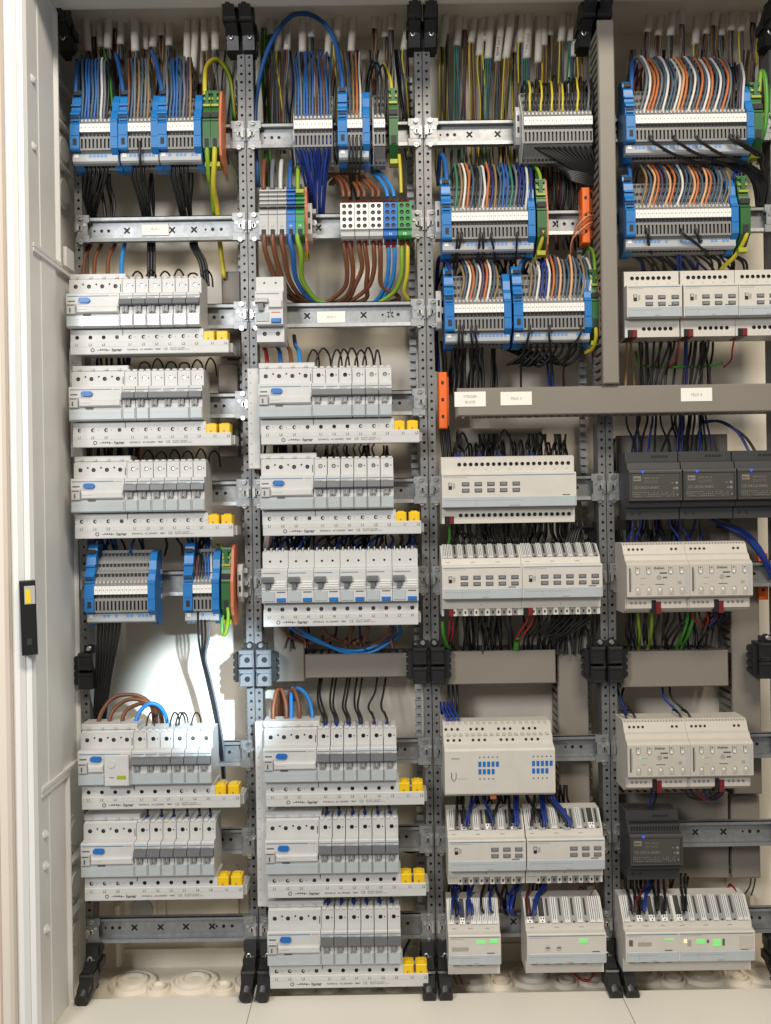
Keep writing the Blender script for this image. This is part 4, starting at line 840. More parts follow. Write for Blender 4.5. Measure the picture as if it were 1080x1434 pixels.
# wires of the large feed terminals and the distribution blocks
for i, (x, c) in enumerate(((369, 'peach'), (381, 'grey'), (393, 'pale'), (406, B_), (417, 'lime'))):
    wire('brown' if i == 0 else c, [(x, 266, 34), (x, 246, 28), (x+1, 230, 10), (x+2, 226, -10), (x+3, 240, -40)], 3.0, 'bent over into the large feed terminals')
for i, (x, c, xe) in enumerate(((370, Br, 436), (382, Br, 446), (394, Br, 452), (406, B_, 458), (417, 'lime', 462))):
    wire(c, [(x, 326, 38), (x, 336, 40), (x+3+i*.5, 356, 34), (x+16-i*2.5, 390, 10), (x+34-i*3, 416, -12), (xe-8, 424, -20), (xe+18, 430, -24)], 3.5, 'sweeping down from the large feed terminals')
for i, x in enumerate((482, 490.5, 503, 511, 523, 532)):
    e = (455, 470, 476, 500, 486, 545)[i]
    wire(Br, [(x, 340, 27), (x+1, 352, 25), (x+(4 if i < 4 else 1), 376, 14), (x+(2 if i != 5 else 3)-(8 if i in (2, 4) else 0), 400, 0), (e+14, 416, -14), (e, 424, -22), (e-18, 428, -26)], 3.3, 'dropping from the white distribution blocks')
for i, x in enumerate((543.5, 552)): wire('bright blue', [(x, 340, 27), (x+1, 360, 22), (x-1-i, 390, 6), (x-10-i*2, 412, -10), (x-22, 426, -22)], 2.9, 'dropping from the blue distribution block')
for i, x in enumerate((563, 571)): wire(('lime', 'yellow')[i], [(x, 340, 27), (x, 360, 24), (x-1, 386, 14), ((553, 566)[i], 408, 0), ((534, 572)[i], 422, -14), ((515, 560)[i], 430, -26)], 3.0, 'dropping from the green distribution block')
for i, x in enumerate((481, 489, 502, 510, 522, 530)): wire(Br, [(x, 276, 26), (x-1, 266, 24), (x-6-i*2, 252, 8), (x-20-i*3, 244, -18), (x-32-i*4, 258, -45)], 2.7, 'rising from the white distribution blocks')
for i, x in enumerate((543, 552)): wire('bright blue', [(x, 276, 26), (x-3, 264, 22), (x-14, 248, 5), (x-26, 238, -15), (x-40, 232, -40)], 2.7, 'rising from the blue distribution block')
for i in range(11): x = 414+i*4.9; wire('royal blue', [(x, 194, 42), (x+R(-1, 1), 206, 40), (424+i*3.5+R(-1.5, 1.5), 242, 22+R(-5, 5)), (430+i*2.3+R(-2, 2), 280, R(-8, 6)), (432+i*2+R(-2, 2), 325, -28)], 1.7, 'fanning out below the grey strip')
for i, x in enumerate((489, 494, 499, 505)): wire(K_, [(x, 192, 44), (x+1, 210, 44), (x-1, 235, 34), (x+R(-4, 4), 262, 5), (x+R(-8, 8), 290, -25)], 1.6, 'hanging from the short blue-ended strip')
# black bundles under the blue strips of the leftmost bay
def drop(xs, y0, y1, xe, where, col=K_, rad=1.9, d0=30, d1=-30, n=6):
    for i, x in enumerate(xs):
        f = i/(len(xs)-1 if len(xs) > 1 else 1); e = xe[0]+(xe[1]-xe[0])*f
        wire(col, [(x, y0, d0), (x+(e-x)*.1, y0+(y1-y0)*.2, d0-4), (x+(e-x)*.6, y0+(y1-y0)*.6, (d0+d1)/2), (e, y1, d1)], rad, where)
drop([121, 127, 133, 139, 145, 150], 232, 310, (114, 132), 'hanging below the upper left corner strip', d0=22); drop([183, 189, 195, 201], 232, 310, (202, 212), 'hanging below the middle strip at upper left', d0=22); drop([238, 244, 250, 256, 262], 232, 310, (255, 268), 'hanging below the strip beside the earth terminals', d0=22)
wire(K_, [(195, 197, 46), (196, 215, 46), (197, 232, 40), (200, 255, 20)], 1.9, 'plugged into the front of the middle strip at upper left')
for i, (x, xe) in enumerate(((126, 118), (141, 133), (160, 152), (174, 171))): wire('bright blue' if i == 3 else Br, [(x+6, 328, -30), (x, 345, -20), (xe, 362, -5), (xe-1, 395, 10)], 2.9, 'entering the top breaker row of the leftmost bay')
for i, (x, xe, nn) in enumerate(((208, 208, 3), (268, 280, 3))):
    for k in range(nn): wire(K_, [(x+k*4, 330, -22), (x+k*4, 345, -18), (xe+k*4, 368, -10), (xe+k*4+(4 if i else 0), 400, -5)], 2.2, 'running down behind the bare labelled rail')
drop([138, 143, 148, 153, 158, 163, 168], 862, 1012, (132, 146), 'in the bundle below the strip with empty ports', d0=24, d1=-20, rad=2.0)
wire('bright blue', [(152, 940, -60), (150, 980, -60), (149, 1010, -50)], 2.4, 'behind the bundle below the strip with empty ports')
for i, x in enumerate((277, 282, 287, 292)):
    wire('black', [(x, 868 if i else 842, 40), (x+1, 890, 36), (282+i*2, 920, 24), (289+i*2, 950, 14), (299+i*2, 995, 8), (308+i*1.6, 1045, 0), (312+i, 1090, -20)], 1.5, 'hanging from the small strip above the bright patch', mt=WC['black'] if i < 3 else WC['grey'])  # last black wire coloured grey for the torch light on it
for i, x in enumerate(range(272, 300, 4)): wire([K_, 'dark red', K_, K_, B_, B_, 'pale'][i], [(x, 812, 38), (x, 790, 30), (x+R(-2, 2), 768, 5), (x+R(-4, 4), 745, -30)], 1.6, 'entering the top of the small lower-left strip')
for x in (128, 135, 182, 262): wire(B_, [(x, 790 if x != 182 else 775, 20), (x+1, 770, 12), (x+8, 750, -15), (x+14, 735, -45)], 2.0, 'coming down to the lower blue feed blocks', word='blue')
# thick arches over the lower left breakers
for i, (x, xe) in enumerate(((137, 212), (152, 216), (170, 222))): wire(Br, [(x, 1016, 20), (x+6, 996, 14), (x+24, 976+i*5, 0), (xe-20, 974+i*6, -8), (xe, 988+i*2, -14), (xe+4, 1014, -24)], 2.9, 'arching above the fourth breaker row, leftmost bay')
wire('bright blue', [(189, 1016, 20), (195, 998, 14), (208, 986, 0), (222, 988, -6), (232, 1002, -12), (235, 1020, -18)], 3.0, 'arching above the fourth breaker row, leftmost bay')
for i, x in enumerate((205, 216, 238, 246, 250, 268)): wire(K_, [(x, 1024, 25), (x+1, 1010, 18), (x+6, 998, 4), (x+12, 1004, -8), (x+15, 1026, -14)], 1.2, 'in small hoops above the fourth breaker row', word='thin black')
def ferr(xs, y, where, col='royal blue', r=2.6, tail=K_, up=14, d=30):
    for i_, x in enumerate(sorted(xs)):
        t = tag(link('ferrule', None, None, (*((lambda q: (q[0], d, q[1]))(mm(x, y, d))),)), '%s blue wire end %s' % (ORD[i_]+' from left', where), 'wire end', 'blue wire ends %s' % where)
        part('sleeve', t, ('fe', r), lambda b: b.cyl((0, 0, -6), (0, -3, 4), r, WC['royal blue'], 8)); part('conductor', t, ('fc', r, tail, up), lambda b: b.tube(cr([(0, -3, 4), (-.5, -5, 8), (-3, -14, up), (-4, -28, up-2)]), 1.6, WC[tail], 6))
ferr([206, 226, 243, 262, 279, 294], 1146, 'above the bottom breaker row, leftmost bay'); ferr([458, 475, 494, 511, 529, 546], 1141, 'above the fourth breaker row of the second bay'); ferr([460, 478, 495, 513, 531, 548], 1264, 'above the bottom breaker row of the second bay')
# second bay: hoops above breaker rows
for i, (a, c) in enumerate(((430, 446), (442, 462), (464, 478), (474, 488), (484, 500), (497, 512), (508, 522), (524, 532))):
    wire(K_, [(a, 522, 22), (a+1, 505, 16), ((a+c)/2, 488+R(-2, 3), 0), (c, 500, -14), (c+2, 530, -24)], 1.35, 'in hoops above the top breaker row, second bay')
for i, x in enumerate((374, 393, 408, 420)): wire(['red', B_, Br, 'bright blue'][i], [(x, 522, 24), (x, 505, 18), (x-2, 490, 0), (x-6, 484, -20), (x-8, 470, -40)], 2.9, 'entering the residual device of the second bay')
for i, x in enumerate((446, 462, 470, 476, 486, 500, 508, 518, 526)): wire(K_, [(x, 652, 22), (x-2, 638, 14), (x-5, 628, 0), (x-2, 622, -20)], 1.35, 'in hoops above the second breaker row, second bay')
for i, x in enumerate((377, 391, 405, 418, 440, 455, 470, 486, 497, 514, 528, 543, 556, 573)):
    c = [K_, 'royal blue', K_, B_, 'dark blue', K_, 'royal blue', K_, 'dark blue', B_, K_, 'royal blue', K_, 'royal blue'][i]
    wire(c, [(x, 778, 22), (x+1, 768, 16), (x+8, 756, 0), (x+24 if i < 10 else x+4, 748, -20), (x+36 if i < 10 else x+6, 742, -45)], 2.0, 'entering the six double-width breakers from above')
for i, (a, c, yb, col) in enumerate(((396, 452, 898, Br), (416, 470, 896, Br), (452, 506, 898, Br), (492, 486, 900, Br), (516, 498, 902, Br), (548, 508, 900, Br), (404, 552, 908, 'bright blue'), (412, 560, 912, 'bright blue'))):
    wire(col, [(a, 876, 12), (a+(c-a)*.12, 888, 2), (a+(c-a)*.45, yb, -20), (a+(c-a)*.72, yb+2, -26), (c-2, 890 if col != Br else yb-2, -18), (c, 876 if col != Br else yb-6, -10 if col != Br else -40)], 2.5, 'in the swag below the six double-width breakers')
for i, (a, c) in enumerate(((383, 394), (401, 388), (419, 404))): wire(Br, [(a, 1014, 20), (a, 990, 14), ((a+c)/2, 966, -2), (c, 978, -14), (c, 1014, -24)], 2.9, 'hooped above the third breaker row, second bay')
for a, c in ((437, 416), (408, 410)): wire('bright blue', [(a, 1014, 20), (a, 996, 12), (a-7 if a > 410 else a, 974, -4), (c, 964, -20), (c-4, 980, -40)], 2.9, 'hooped above the third breaker row, second bay')
for i, (x, xt) in enumerate(((453, 446), (458, 449), (469, 464), (473, 469), (486, 484), (490, 488), (503, 498), (507, 505), (524, 526), (542, 538))):
    wire(K_, [(x, 1022, 24), (x, 1006, 18), (x-6 if x < 520 else x-8, 990, 4), (xt-1, 970, -20), (xt+3, 945, -48)], 1.55, 'running up from the third breaker row to the short duct')
ferr([456, 471, 488, 505, 524, 542], 1016, 'above the third breaker row of the second bay', d=34)
wire(B_, [(450, 1386, -20), (470, 1394, -30), (500, 1396, -34), (530, 1390, -24)], 2.4, 'lying under the bottom busbar, second bay'); wire(B_, [(574, 1316, -40), (566, 1332, -40), (560, 1350, -44)], 2.2, 'behind the yellow caps at foot of second bay')
for y in (1182, 1190): wire(K_, [(560, y, -40), (575, y+4, -42), (590, y, -46)], 1.6, 'behind the yellow caps of the fourth row')
# third bay
drop([742, 748, 755, 762, 770, 778, 786, 794, 802, 810, 818, 826], 196, 246, (815, 838), 'gathered into the black bundle under the wide grey strip', d0=40, d1=20, rad=2.0)
for k in range(12): wire(K_, [(735+k*3, 222+R(-4, 4), 10), (770+k*2, 226+k*1.5, 16), (805, 230+k*2.2, 24), (845, 236+k*2.4, 16)], 2.1, '', stuff=True)
for i, (x, xe) in enumerate(((642, 636), (647, 638), (673, 668), (678, 676), (689, 694), (725, 722))): wire(K_, [(x, 325, 46), (x-1, 334, 48), (x+(xe-x)*.5, 348, 38), (xe, 368, 15)], 1.6, 'plugged into the front of the long third-bay strip')
for i, (x, xe) in enumerate(((644, 640), (649, 646), (661, 662), (667, 670), (742, 730), (770, 772), (814, 790))): wire(K_, [(x, 455, 46), (x-1, 468, 46), ((x+xe)/2, 486, 34), (xe, 512, 5), (xe, 548, -10)], 1.6, 'plugged into the strips above the long duct')
for i, x in enumerate((636, 642, 652, 660, 668, 676)): wire(K_, [(x, 478, 20), (x-1, 500, 10), (x+R(-2, 2), 525, 2), (x+R(-2, 2), 552, 0)], 2.1, 'dropping into the left end of the long duct')
for k in range(10): a = 735+k*9; wire(K_, [(a, 480, 22), (a-4, 492+R(0, 6), 14), (a-24, 506+R(0, 8), 0), (a-40 if k > 3 else a-5, 500, -20), (a-50, 480, -40)], 2.0, '', stuff=True)
for x in (766, 772): wire('royal blue', [(x, 500, -30), (x+2, 525, -30), (x+4, 552, -20)], 1.8, 'dropping into the long duct in the third bay')
for k in range(26): x = 625+k*4.6; wire(random.choice([K_, K_, K_, 'dark blue']), [(x, 345, 14), (x+R(-4, 4), 358, 5), (x+R(-12, 12), 375, -20), (x+R(-18, 18), 400, -40)], 1.7, '', stuff=True)
for i, (a, c) in enumerate(((638, 656), (652, 660), (664, 668), (672, 676), (680, 690), (694, 718), (700, 706), (716, 722), (726, 732), (736, 742), (744, 766), (752, 758), (764, 770), (774, 778), (782, 786), (788, 792))):
    h = 602 if i in (5,) else 606 if i in (0, 10) else 620+R(-4, 4)
    wire(K_, [(a, 646, 20), (a, 632, 16), ((a+c)/2, h, 2), (c, 624, -12), (c+2, 650, -20)], 1.6, 'in hoops above the widest cream module')
ferr([642, 672, 700, 745], 640, 'above the widest cream module', r=3.6)
for k in range(34):
    x = 634+k*5.4; wire(K_, [(x, 728, 12), (x+R(-3, 3), 742, 10), (x+R(-6, 10), 756, 2), (x+R(-4, 12), 778, 18)], 1.7, '', stuff=True)
for i in range(5): wire(K_, [(790+i*4, 772, 24), (796+i*4, 750-i*2, 14), (806+i*5, 738, 0), (822+i*3, 744, -10), (832+i*2, 775, -18)], 1.7, 'arching above the right ten-button module')
for i in range(10):
    x = 642+i*8.2; e = 638+i*9.5+R(-8, 4); wire(K_, [(x, 852, 20), (x-1, 868, 18), (x+(e-x)*.6+R(-4, 2), 890, 5), (e, 912, -30), (e, 930, -42)], 1.5, 'dropping from the left ten-button module')
for i in range(11):
    x = 752+i*8; e = 740+i*5+R(-3, 3); wire(K_, [(x, 850, 20), (x-1, 864, 18), (x-8-i*2, 884+R(-3, 3), 6), (e-4, 896, -10), (e-4, 926, -42)], 1.5, 'dropping from the right ten-button module')
for i, (x, y) in enumerate(((626, 850), (631, 852), (735, 850), (742, 852))): wire('red', [(x+2, y, 30), (x+4, y+18, 28), (x+(3 if i < 2 else -8), y+36, 20), (x+(0 if i < 2 else -14), y+46, 5)], 1.3, 'from the bus plugs of the ten-button modules')
wire('green', [(620, 870, 0), (622, 890, 0), (630, 915, -20)], 3.0, 'dropping at the left of the third-bay duct'); wire('green', [(724, 896, 0), (723, 912, -15), (723, 930, -42)], 4.2, 'with a thick sheath entering the third-bay duct')
wire('green', [(628, 732, 26), (630, 745, 24), (629, 760, 18)], 1.6, 'between the two upper cream module rows')
for i, x in enumerate((628, 634, 640)): wire(K_, [(x, 958, -30), (x+1, 985, -25), (x+R(-2, 2), 1016, 10)], 1.8, 'dropping behind the blue-marked module')
for i, x in enumerate((627, 632, 637, 643)): wire('royal blue', [(x, 1018, 26), (x-1, 1006, 20), (x-8, 992, 5), (x-10, 984, -15), (x-8, 1000, -40)], 1.8, 'bent into the top of the blue-marked module')
for i, (x, xe, c) in enumerate(((640, 640, K_), (648, 650, K_), (660, 656, 'dark blue'), (666, 652, 'royal blue'), (676, 690, 'royal blue'), (700, 690, K_), (712, 715, K_), (720, 722, 'royal blue'), (724, 725, 'royal blue'), (738, 758, K_), (748, 745, K_), (756, 762, 'royal blue'), (760, 765, 'royal blue'), (766, 792, K_), (770, 796, 'royal blue'), (774, 799, 'royal blue'))):
    wire(c, [(x, 1100, 20), (x+1, 1116, 12), (x+(xe-x)*.5, 1132, 30), (xe, 1150, 46), (xe, 1157, 50)], 2.0, 'between the blue-marked and six-button modules')
for i, (x, xe, c) in enumerate(((636, 640, K_), (644, 634, 'dark blue'), (640, 644, 'dark blue'), (658, 662, 'royal blue'), (664, 656, 'royal blue'), (680, 676, K_), (692, 688, 'royal blue'), (708, 704, K_), (722, 712, 'royal blue'), (730, 716, 'royal blue'), (744, 740, 'dark red'), (762, 748, 'royal blue'), (766, 750, 'royal blue'))):
    wire(c, [(x, 1228, 18), (x-2, 1242, 10), ((x+xe)/2-4, 1256, 24), (xe, 1272 if i not in (5, 6, 7, 8, 9) else 1276, 44), (xe+(0 if i < 5 or i > 9 else 8), 1281, 50 if i < 5 or i > 9 else -10)], 2.0, 'below the six-button modules')
for x in (632, 640): wire('dark red', [(x, 1352, 20), (x+4, 1366, 10), (x+8, 1378, 0)], 1.8, 'hanging under the narrow two-lamp module')
for i in range(2): wire('red', [(796+i*5, 1352, 18), (806+i*4, 1366+i*4, 14), (824, 1372+i*2, 10), (832+i*2, 1360, 10), (834, 1350, 10)], 1.0, 'in a loop under the two-dial module')
wire('red', [(828, 1266, 30), (826, 1256, 22), (832, 1246, 0)], 1.0, 'above the two-dial module'); wire('red', [(809, 1250, -20), (813, 1242, -22), (820, 1250, -24)], 1.0, 'above the two-dial module')
# wires by the connector strips
for i in range(4): wire(O_ if i % 2 == 0 else 'peach', [(830, 296+i*5, 24), (818, 300+i*6, 34), (806-i*1.5, 318+i*6, 24), (802-i, 345+i*4, 5), (800-i, 372, -25)], .9, 'curling from the orange connector strip')
for i, x in enumerate((612, 618, 622)): wire(K_ if i else 'dark blue', [(x, 478, -30), (x+2, 500, -20), (x+3, 522, -5)], 1.8, 'above the narrow orange connector strip')
for i, x in enumerate((617, 622, 627)): wire(K_, [(x, 596, -5), (x+2, 618, -10), (x+4, 640, -10), (x+3, 668, -14)], 2.2, 'below the narrow orange connector strip')
for k in range(12): x = 776+k*4; wire(random.choice([K_, Br, T_, G_, 'dark red']), [(x, 240, -40), (x+R(-3, 3), 270, -45), (x+R(-4, 4), 310, -50), (x+R(-6, 6), 350, -50)], 1.5, '', stuff=True)
# rightmost bay
for i, (x, y) in enumerate(((910, 190), (944, 190), (977, 190), (1022, 188), (1027, 189), (1033, 190))):
    wire(K_, [(x, y, 46), (x+6, y+9, 48), (x+34, y+26, 36), (min(1066, x+75), y+42, 18), (min(1072, x+95), y+62, 0), (min(1074, x+98), y+100, -20)], 2.1, 'plugged into the longest strip and sweeping right')
for k in range(12): wire(K_, [(888+k*10, 226, 14), (915+k*9, 222+R(-4, 2), 10), (1000+k*3, 226+R(-5, 5), 8), (1050+k*2, 248+R(-4, 8), 0), (1064+R(-3, 5), 300, -20)], 2.0, '', stuff=True)
for i, (x, xe, ye) in enumerate(((905, 911, 356), (955, 988, 358), (974, 986, 342))): wire(K_, [(x, 320, 46), (x+3, 328, 48), (x+(xe-x)*.5, 338, 42), (xe, ye-6, 30), (xe+2, ye, 14)], 2.1, 'plugged into the strip above the dimmers')
for k in range(24): x = 882+k*6.4; wire(random.choice([K_, K_, K_, 'dark blue']), [(x, 346, 20), (x+R(-3, 3), 356, 12), (x+R(4, 18), 366, 2), (x+R(10, 28), 384, -12)], 1.8, '', stuff=True)
for x in (949, 953): wire('royal blue', [(x, 346, 20), (x, 360, 14), (x+1, 384, -5)], 1.8, 'behind the top edge of the dimmer modules')
for i, (x, xe, c) in enumerate(((878, 876, 'peach'), (884, 888, 'tan'), (896, 901, K_), (905, 906, K_), (916, 912, K_), (926, 908, K_), (936, 916, K_), (944, 924, K_), (962, 962, 'dark blue'), (975, 968, K_), (984, 972, K_), (992, 978, K_))):
    wire(c, [(x, 468, 14), (x, 486, 10), ((x+xe)/2, 512, -4), (xe, 540, -10), (xe-1, 556, -12)], 1.7, 'dropping from the dimmers into the long duct')
for x in (952, 1028): wire('red', [(x+2, 468, 30), (x-2, 488, 26), (x-4, 504, 12), (x-14, 514, -8)], 1.3, 'from the bus plugs of the dimmer modules', word='crimson')
wire('green', [(890, 492, -20), (900, 511, -20), (940, 514, -18), (985, 513, -18), (1012, 508, -20)], 2.0, 'strung below the dimmer modules')
for i, (x, xe, c, yt) in enumerate(((895, 885, K_, 572), (906, 896, K_, 572), (913, 908, 'royal blue', 578), (918, 917, K_, 576), (945, 926, K_, 572), (964, 958, K_, 576), (972, 968, K_, 574), (979, 981, 'royal blue', 578), (984, 990, K_, 578))):
    wire(c, [(x, yt, -20), (x+1, 588, -14), ((x+xe)/2, 610, -6), (xe, 634, 10), (xe, 644, 20)], 1.7, 'dropping from the long duct to the power supplies')
for i in range(2): wire(('royal blue', K_)[i], [(986, 592-i*2, -10), (1010, 590+i, -8), (1034+i*8, 606+i*4, 0), (1050+i*9, 634, 14), (1054+i*9, 644, 20)], 1.9, 'arching right above the power supplies')
for i, (x, xe, c) in enumerate(((866, 872, K_), (888, 872, 'royal blue'), (890, 898, K_), (896, 884, 'royal blue'), (914, 916, K_), (938, 956, 'royal blue'), (952, 968, 'royal blue'), (956, 962, K_), (980, 986, K_))):
    wire(c, [(x, 724, 18), (x+1, 736, 8), ((x+xe)/2+2, 750, 4), (xe, 766, 20), (xe, 772, 26)], 1.7, 'between the power supplies and upper beige modules')
for i in range(7): wire('royal blue', [(995+i*3, 726+i, -10), (1018+i*4, 738+i, 0), (1044+i*3, 752+i*2, 6), (1066+i*2, 780+i*2, 4), (1084+i*2, 815, -5)], 2.6, 'in the blue bundle at the right edge')
for i, (x, xe, c) in enumerate(((878, 884, K_), (888, 890, K_), (893, 895, 'lime'), (904, 910, K_), (912, 908, 'lime'), (922, 918, K_), (930, 936, K_), (944, 932, K_), (962, 948, 'green'), (970, 955, 'green'), (958, 931, K_), (964, 940, K_), (972, 964, K_), (1008, 976, K_))):
    wire(c, [(x, 850, 14), (x+1, 866, 10), ((x+xe)/2-(4 if c == K_ else -2), 888, -6), (xe, 908, -36), (xe, 930, -44)], 2.4 if c in ('lime', 'green') else 1.8, 'dropping from the upper beige modules')
for i in range(4): x = 968+i*10; wire(('red', K_, 'red', 'dark blue')[i], [(x, 852, 20), (x+4, 868, 16), (986+i*2, 876, 8), (x+R(10, 20), 866, 2), (1012, 850, 8)], 1.4, 'tangled under the right upper beige module')
for i, (x, xm, xe, c) in enumerate(((863, 868, 879, 'royal blue'), (877, 871, 891, K_), (928, 930, 956, 'royal blue'), (938, 940, 969, K_))):
    wire(c, [(x, 955, -40), (xm, 976, -20), ((xm+xe)/2+1, 992, -5), (xe, 1008, 18), (xe, 1018, 30)], 1.7, 'leading down to the lower beige modules')
ferr([879, 891, 956, 969], 1013, 'above the lower beige modules', d=34)
for i, (x, xe, c) in enumerate(((913, 908, 'royal blue'), (919, 914, K_))): wire(c, [(x, 1104, 20), (x, 1116, 16), (xe, 1130, 14), (xe, 1142, 20)], 1.7, 'entering the single charcoal power supply')
for i in range(5): wire((K_, K_, 'red', 'dark blue', K_)[i], [(960+i*8, 1104, 16), (966+i*8, 1116, 6), (985+i*4, 1120, 0), (1004+i*2, 1112, -4), (1016, 1100, 0)], 1.6, 'tangled under the right lower beige module')
for i, (x, xe, c) in enumerate(((876, 884, K_), (886, 892, K_), (892, 898, K_), (903, 891, 'dark red'), (905, 904, 'royal blue'), (910, 902, 'royal blue'), (914, 920, K_), (922, 922, K_), (930, 932, K_), (954, 957, K_), (960, 961, K_))):
    wire(c, [(x, 1224, 10), (x, 1240, 4), ((x+xe)/2, 1252, 22), (xe, 1264, 40), (xe, 1275, 50)], 1.9, 'dropping to the lowest modules of rightmost bay')
for i in range(2): wire('red', [(1016+i*2, 1250, -20), (1022, 1240-i*2, -10), (1030, 1246, 10), (1034+i*2, 1262, 30)], 1.1, 'hooped above the gateway module')
for i in range(2): wire(K_, [(1052+i*6, 1230, -40), (1050+i*6, 1242, -38), (1042+i*10, 1254, -30)], 1.2, 'thin behind the gateway module', word='black')

# ------------------------------------------------------------------ sheathed cables entering from above
SH = [(123,72,119),(141,66,138),(151,68,153),(169,62,171),(190,72,187),(203,70,203),(214,66,222),(237,64,237),(271,100,276),(287,72,286),(302,70,301),
      (390,72,392),(402,70,405),(424,73,424),(459,80,463),(492,72,497),(540,52,541),(548,42,551),
      (625,47,630),(640,64,644),(650,42,650),(660,60,668),(672,78,678),(684,82,690),(697,86,706),(709,82,720),(738,82,742),(754,88,757),(770,50,775),(786,58,792),(799,58,808),(803,80,806),
      (907,45,912),(922,50,930),(939,50,946),(974,62,978),(989,48,998),(1010,50,1015),(1024,43,1030),(1038,44,1046),(1055,32,1058)]
SH += [(x_, y_, x_+R(-2, 12)) for x_, y_ in ((132,52),(160,40),(226,50),(262,86),(280,118),(379,48),(436,52),(470,58),(524,40),(566,70),(618,66),(679,58),(719,74),(729,60),(762,64),(812,66),(955,34),(1000,36),(1068,52))]
SH.sort()
NUM = ORD+['eleventh','twelfth','thirteenth','fourteenth','fifteenth','sixteenth','seventeenth','eighteenth','nineteenth','twentieth','21st','22nd','23rd','24th','25th','26th']
bayof = lambda x: BAY[0] if x < 345 else BAY[1] if x < 590 else BAY[2] if x < 835 else BAY[3]
cnt = {}
mid = [[T_, S_, K_], [Br, G_, K_], ['yellow', S_, Br], [K_, Br, G_], [Br, K_, T_]]
for i, (x, y, xt) in enumerate(SH):
    bn = bayof(x); cnt[bn] = cnt.get(bn, 0)+1; d = -36+R(-10, 8)
    P = cr(w3([(xt+(xt-x)*.4, -32, d-6), (xt, -5, d-4), ((x+xt)/2, y*.5, d-1), (x, y, d)])); o = P[0]
    t = thing('sheathed_cable', 'grey sheathed cable, %s from left, entering the top of the %s' % (NUM[cnt[bn]-1], bn), 'cable', o, 'grey sheathed cables from above')
    b = MB(); b.tube([tuple(a-c for a, c in zip(p, o)) for p in P], R(5.2, 6.2), SHEATH, 10); link('sheath', b.mesh('sheath'), t)
    if 660 < x < 760 and i % 2 == 0 or x == 402:
        (lx_, lz_) = mm(x+1.5, y-8, d+5.5); q = text('NYM 3x1.5', 6, t, lx_-o[0], d+5.6-o[1], lz_-o[2], INK, rot=math.radians(84))
    for k, c in enumerate(mid[i % 5] if x < 600 or x > 850 else [['teal', 'teal', S_], [T_, S_, 'dark red'], ['yellow', Br, T_], ['yellow', K_, T_], ['yellow', K_, G_]][i % 5]):
        e = x+R(-9, 9) if x < 600 or x > 850 else x+(k-1)*5+R(-4, 4); ye = 175 if x < 600 or x > 850 else 225
        wire(c, [(x+(k-1)*2, y-2, d), (x+(k-1)*3+R(-1, 1), y+16, d), ((x+e)/2+R(-3, 3), (y+ye)/2, d-4), (e, ye, d-8), (e+R(-5, 5), ye+40, d-14)], 1.45, '', stuff=True)
wire('green', [(705, 70, -45), (712, 100, -45), (708, 165, -45), (704, 250, -50)], 3.0, 'hanging among the cables of the third bay', word='bright green')
for x in (558, 566): wire(K_, [(x-4, 70, -50), (x, 110, -50), (x+8, 165, -52)], 2.6, 'hanging beside the slim earth terminal')
for k in range(30): x = R(640, 830); wire(random.choice([K_, T_, Br, G_, 'teal']), [(x, 200, -58), (x+R(-4, 4), 235, -58), (x+R(-8, 8), 300, -60)], 1.5, '', stuff=True)
for x0, x1 in ((100, 330), (360, 575), (880, 1070)):
    for k in range(22): x = R(x0, x1); wire(random.choice([K_, S_, Br, G_, 'dark blue', T_]), [(x, 70, -66), (x+R(-6, 6), 120, -66), (x+R(-10, 10), 180, -68), (x+R(-14, 14), 230, -70)], 1.5, '', stuff=True)
for (xa, xb, ya, yb) in ((120, 190, 500, 522), (120, 200, 625, 650), (370, 430, 625, 650), (365, 460, 752, 774)):
    for k in range(14): x = R(xa, xb); wire(random.choice([K_, 'dark blue', K_, 'dark red']), [(x, ya-14, -20), (x+R(-5, 5), (ya+yb)/2, -10), (x+R(-8, 8), yb+8, 0)], 1.9, '', stuff=True)
for xa, xb, y in ((185, 290, 392), (195, 295, 517), (200, 300, 644)):
    for k in range(6): x = xa+k*(xb-xa)/5.4; wire(K_, [(x, y+4, 22), (x+1, y-6, 16), (x+7, y-13+R(-3, 4), 2), (x+14, y-6, -10), (x+16, y+10, -18)], 1.3, 'in small hoops above the upper breaker rows, leftmost bay')
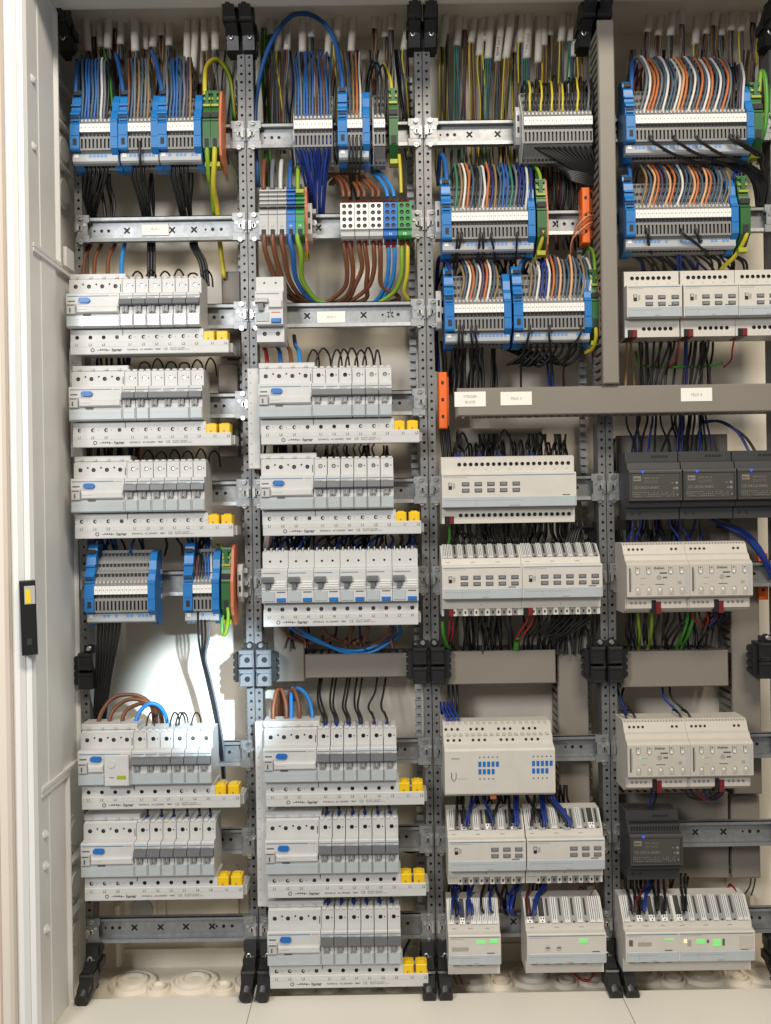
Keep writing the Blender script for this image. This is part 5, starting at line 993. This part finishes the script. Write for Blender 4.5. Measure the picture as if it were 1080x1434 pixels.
for (xa, xb, ya, yb, n_, cols_) in ((632, 712, 478, 548, 16, [K_]), (640, 835, 850, 912, 34, [K_]), (632, 835, 735, 772, 46, [K_, K_, 'grey']), (638, 795, 612, 645, 26, [K_]),
        (370, 585, 752, 776, 30, [K_, 'dark blue', 'royal blue']), (440, 545, 628, 652, 14, [K_]), (395, 560, 880, 904, 8, ['brown', K_]), (108, 156, 236, 306, 8, [K_]), (195, 214, 236, 306, 4, [K_]), (252, 270, 236, 306, 4, [K_]),
        (870, 1000, 574, 640, 14, [K_, 'dark blue']), (870, 1000, 724, 768, 18, [K_, 'dark blue']), (640, 800, 1104, 1150, 20, [K_, 'dark blue']), (630, 770, 1232, 1276, 22, [K_, 'dark blue', 'royal blue']), (880, 965, 1232, 1268, 10, [K_]), (878, 1010, 850, 900, 16, [K_]), (885, 1000, 466, 545, 14, [K_]), (130, 300, 744, 775, 18, ['dark blue', 'blue', K_])):
    for k in range(n_):
        x = R(xa, xb); d_ = R(-36, -4); e = R(-12, 12)
        wire(random.choice(cols_), [(x, ya-4, d_+6), (x+e*.2+R(-2, 2), ya+(yb-ya)*.33, d_), (x+e*.8+R(-3, 3), ya+(yb-ya)*.66, d_-6), (x+e, yb+4, d_-4)], R(1.5, 2.0), '', stuff=True)
# the 300 wires that show largest are objects of their own, the rest join the background mass
fam = {}
for q in WIRES: fam.setdefault((q[1], q[0]), []).append(q)
def weight(k):
    L = fam[k]; wt = sum(q[3]*sum((Vector(a)-Vector(b)).length for a, b in zip(q[2], q[2][1:])) for q in L)/len(L)
    return wt*(0.55 if k[1] in ('black', 'thin black', 'slate', 'dark blue') else 1.3)
ORDL = ORD+['eleventh', 'twelfth', 'thirteenth']
kept = 0
for k in sorted(fam, key=weight, reverse=True):
    L = sorted(fam[k], key=lambda q: q[5])
    if kept+len(L) > 300:
        for q in L: STUFF.tube(q[2], q[3], q[4], 6, False)
        continue
    kept += len(L)
    for i, (word, where, P, rad, mt, _) in enumerate(L):
        b = MB(); o = P[0]; b.tube([tuple(a-c for a, c in zip(p, o)) for p in P], rad, mt, 8)
        if word in ('yellow', 'lime') and rad >= 2.2:          # earth wire: green stripe along the yellow insulation
            g = b.m(WC['green']); y = b.m(WC['yellow'])
            for fi in range(len(b.f)): b.mi[fi] = g if (fi % 8) in ((0, 1, 2) if word == 'yellow' else (0, 1, 2, 3, 7)) else (y if word == 'yellow' else b.mi[fi])
        l = '%s wire %s' % (word, where)
        if len(L) > 1: l += (', left one' if i == 0 else ', right one') if len(L) == 2 else ', %s from left' % ORDL[i]
        assert len(l.split()) <= 16, l
        tag(link('wire', b.mesh('wire'), None, o), l, 'wire', 'wires '+where)
tag(link('background_wires', STUFF.mesh('background_wires')), 'dense dark wires hanging behind the terminal strips and modules', 'wires', None, 'stuff')
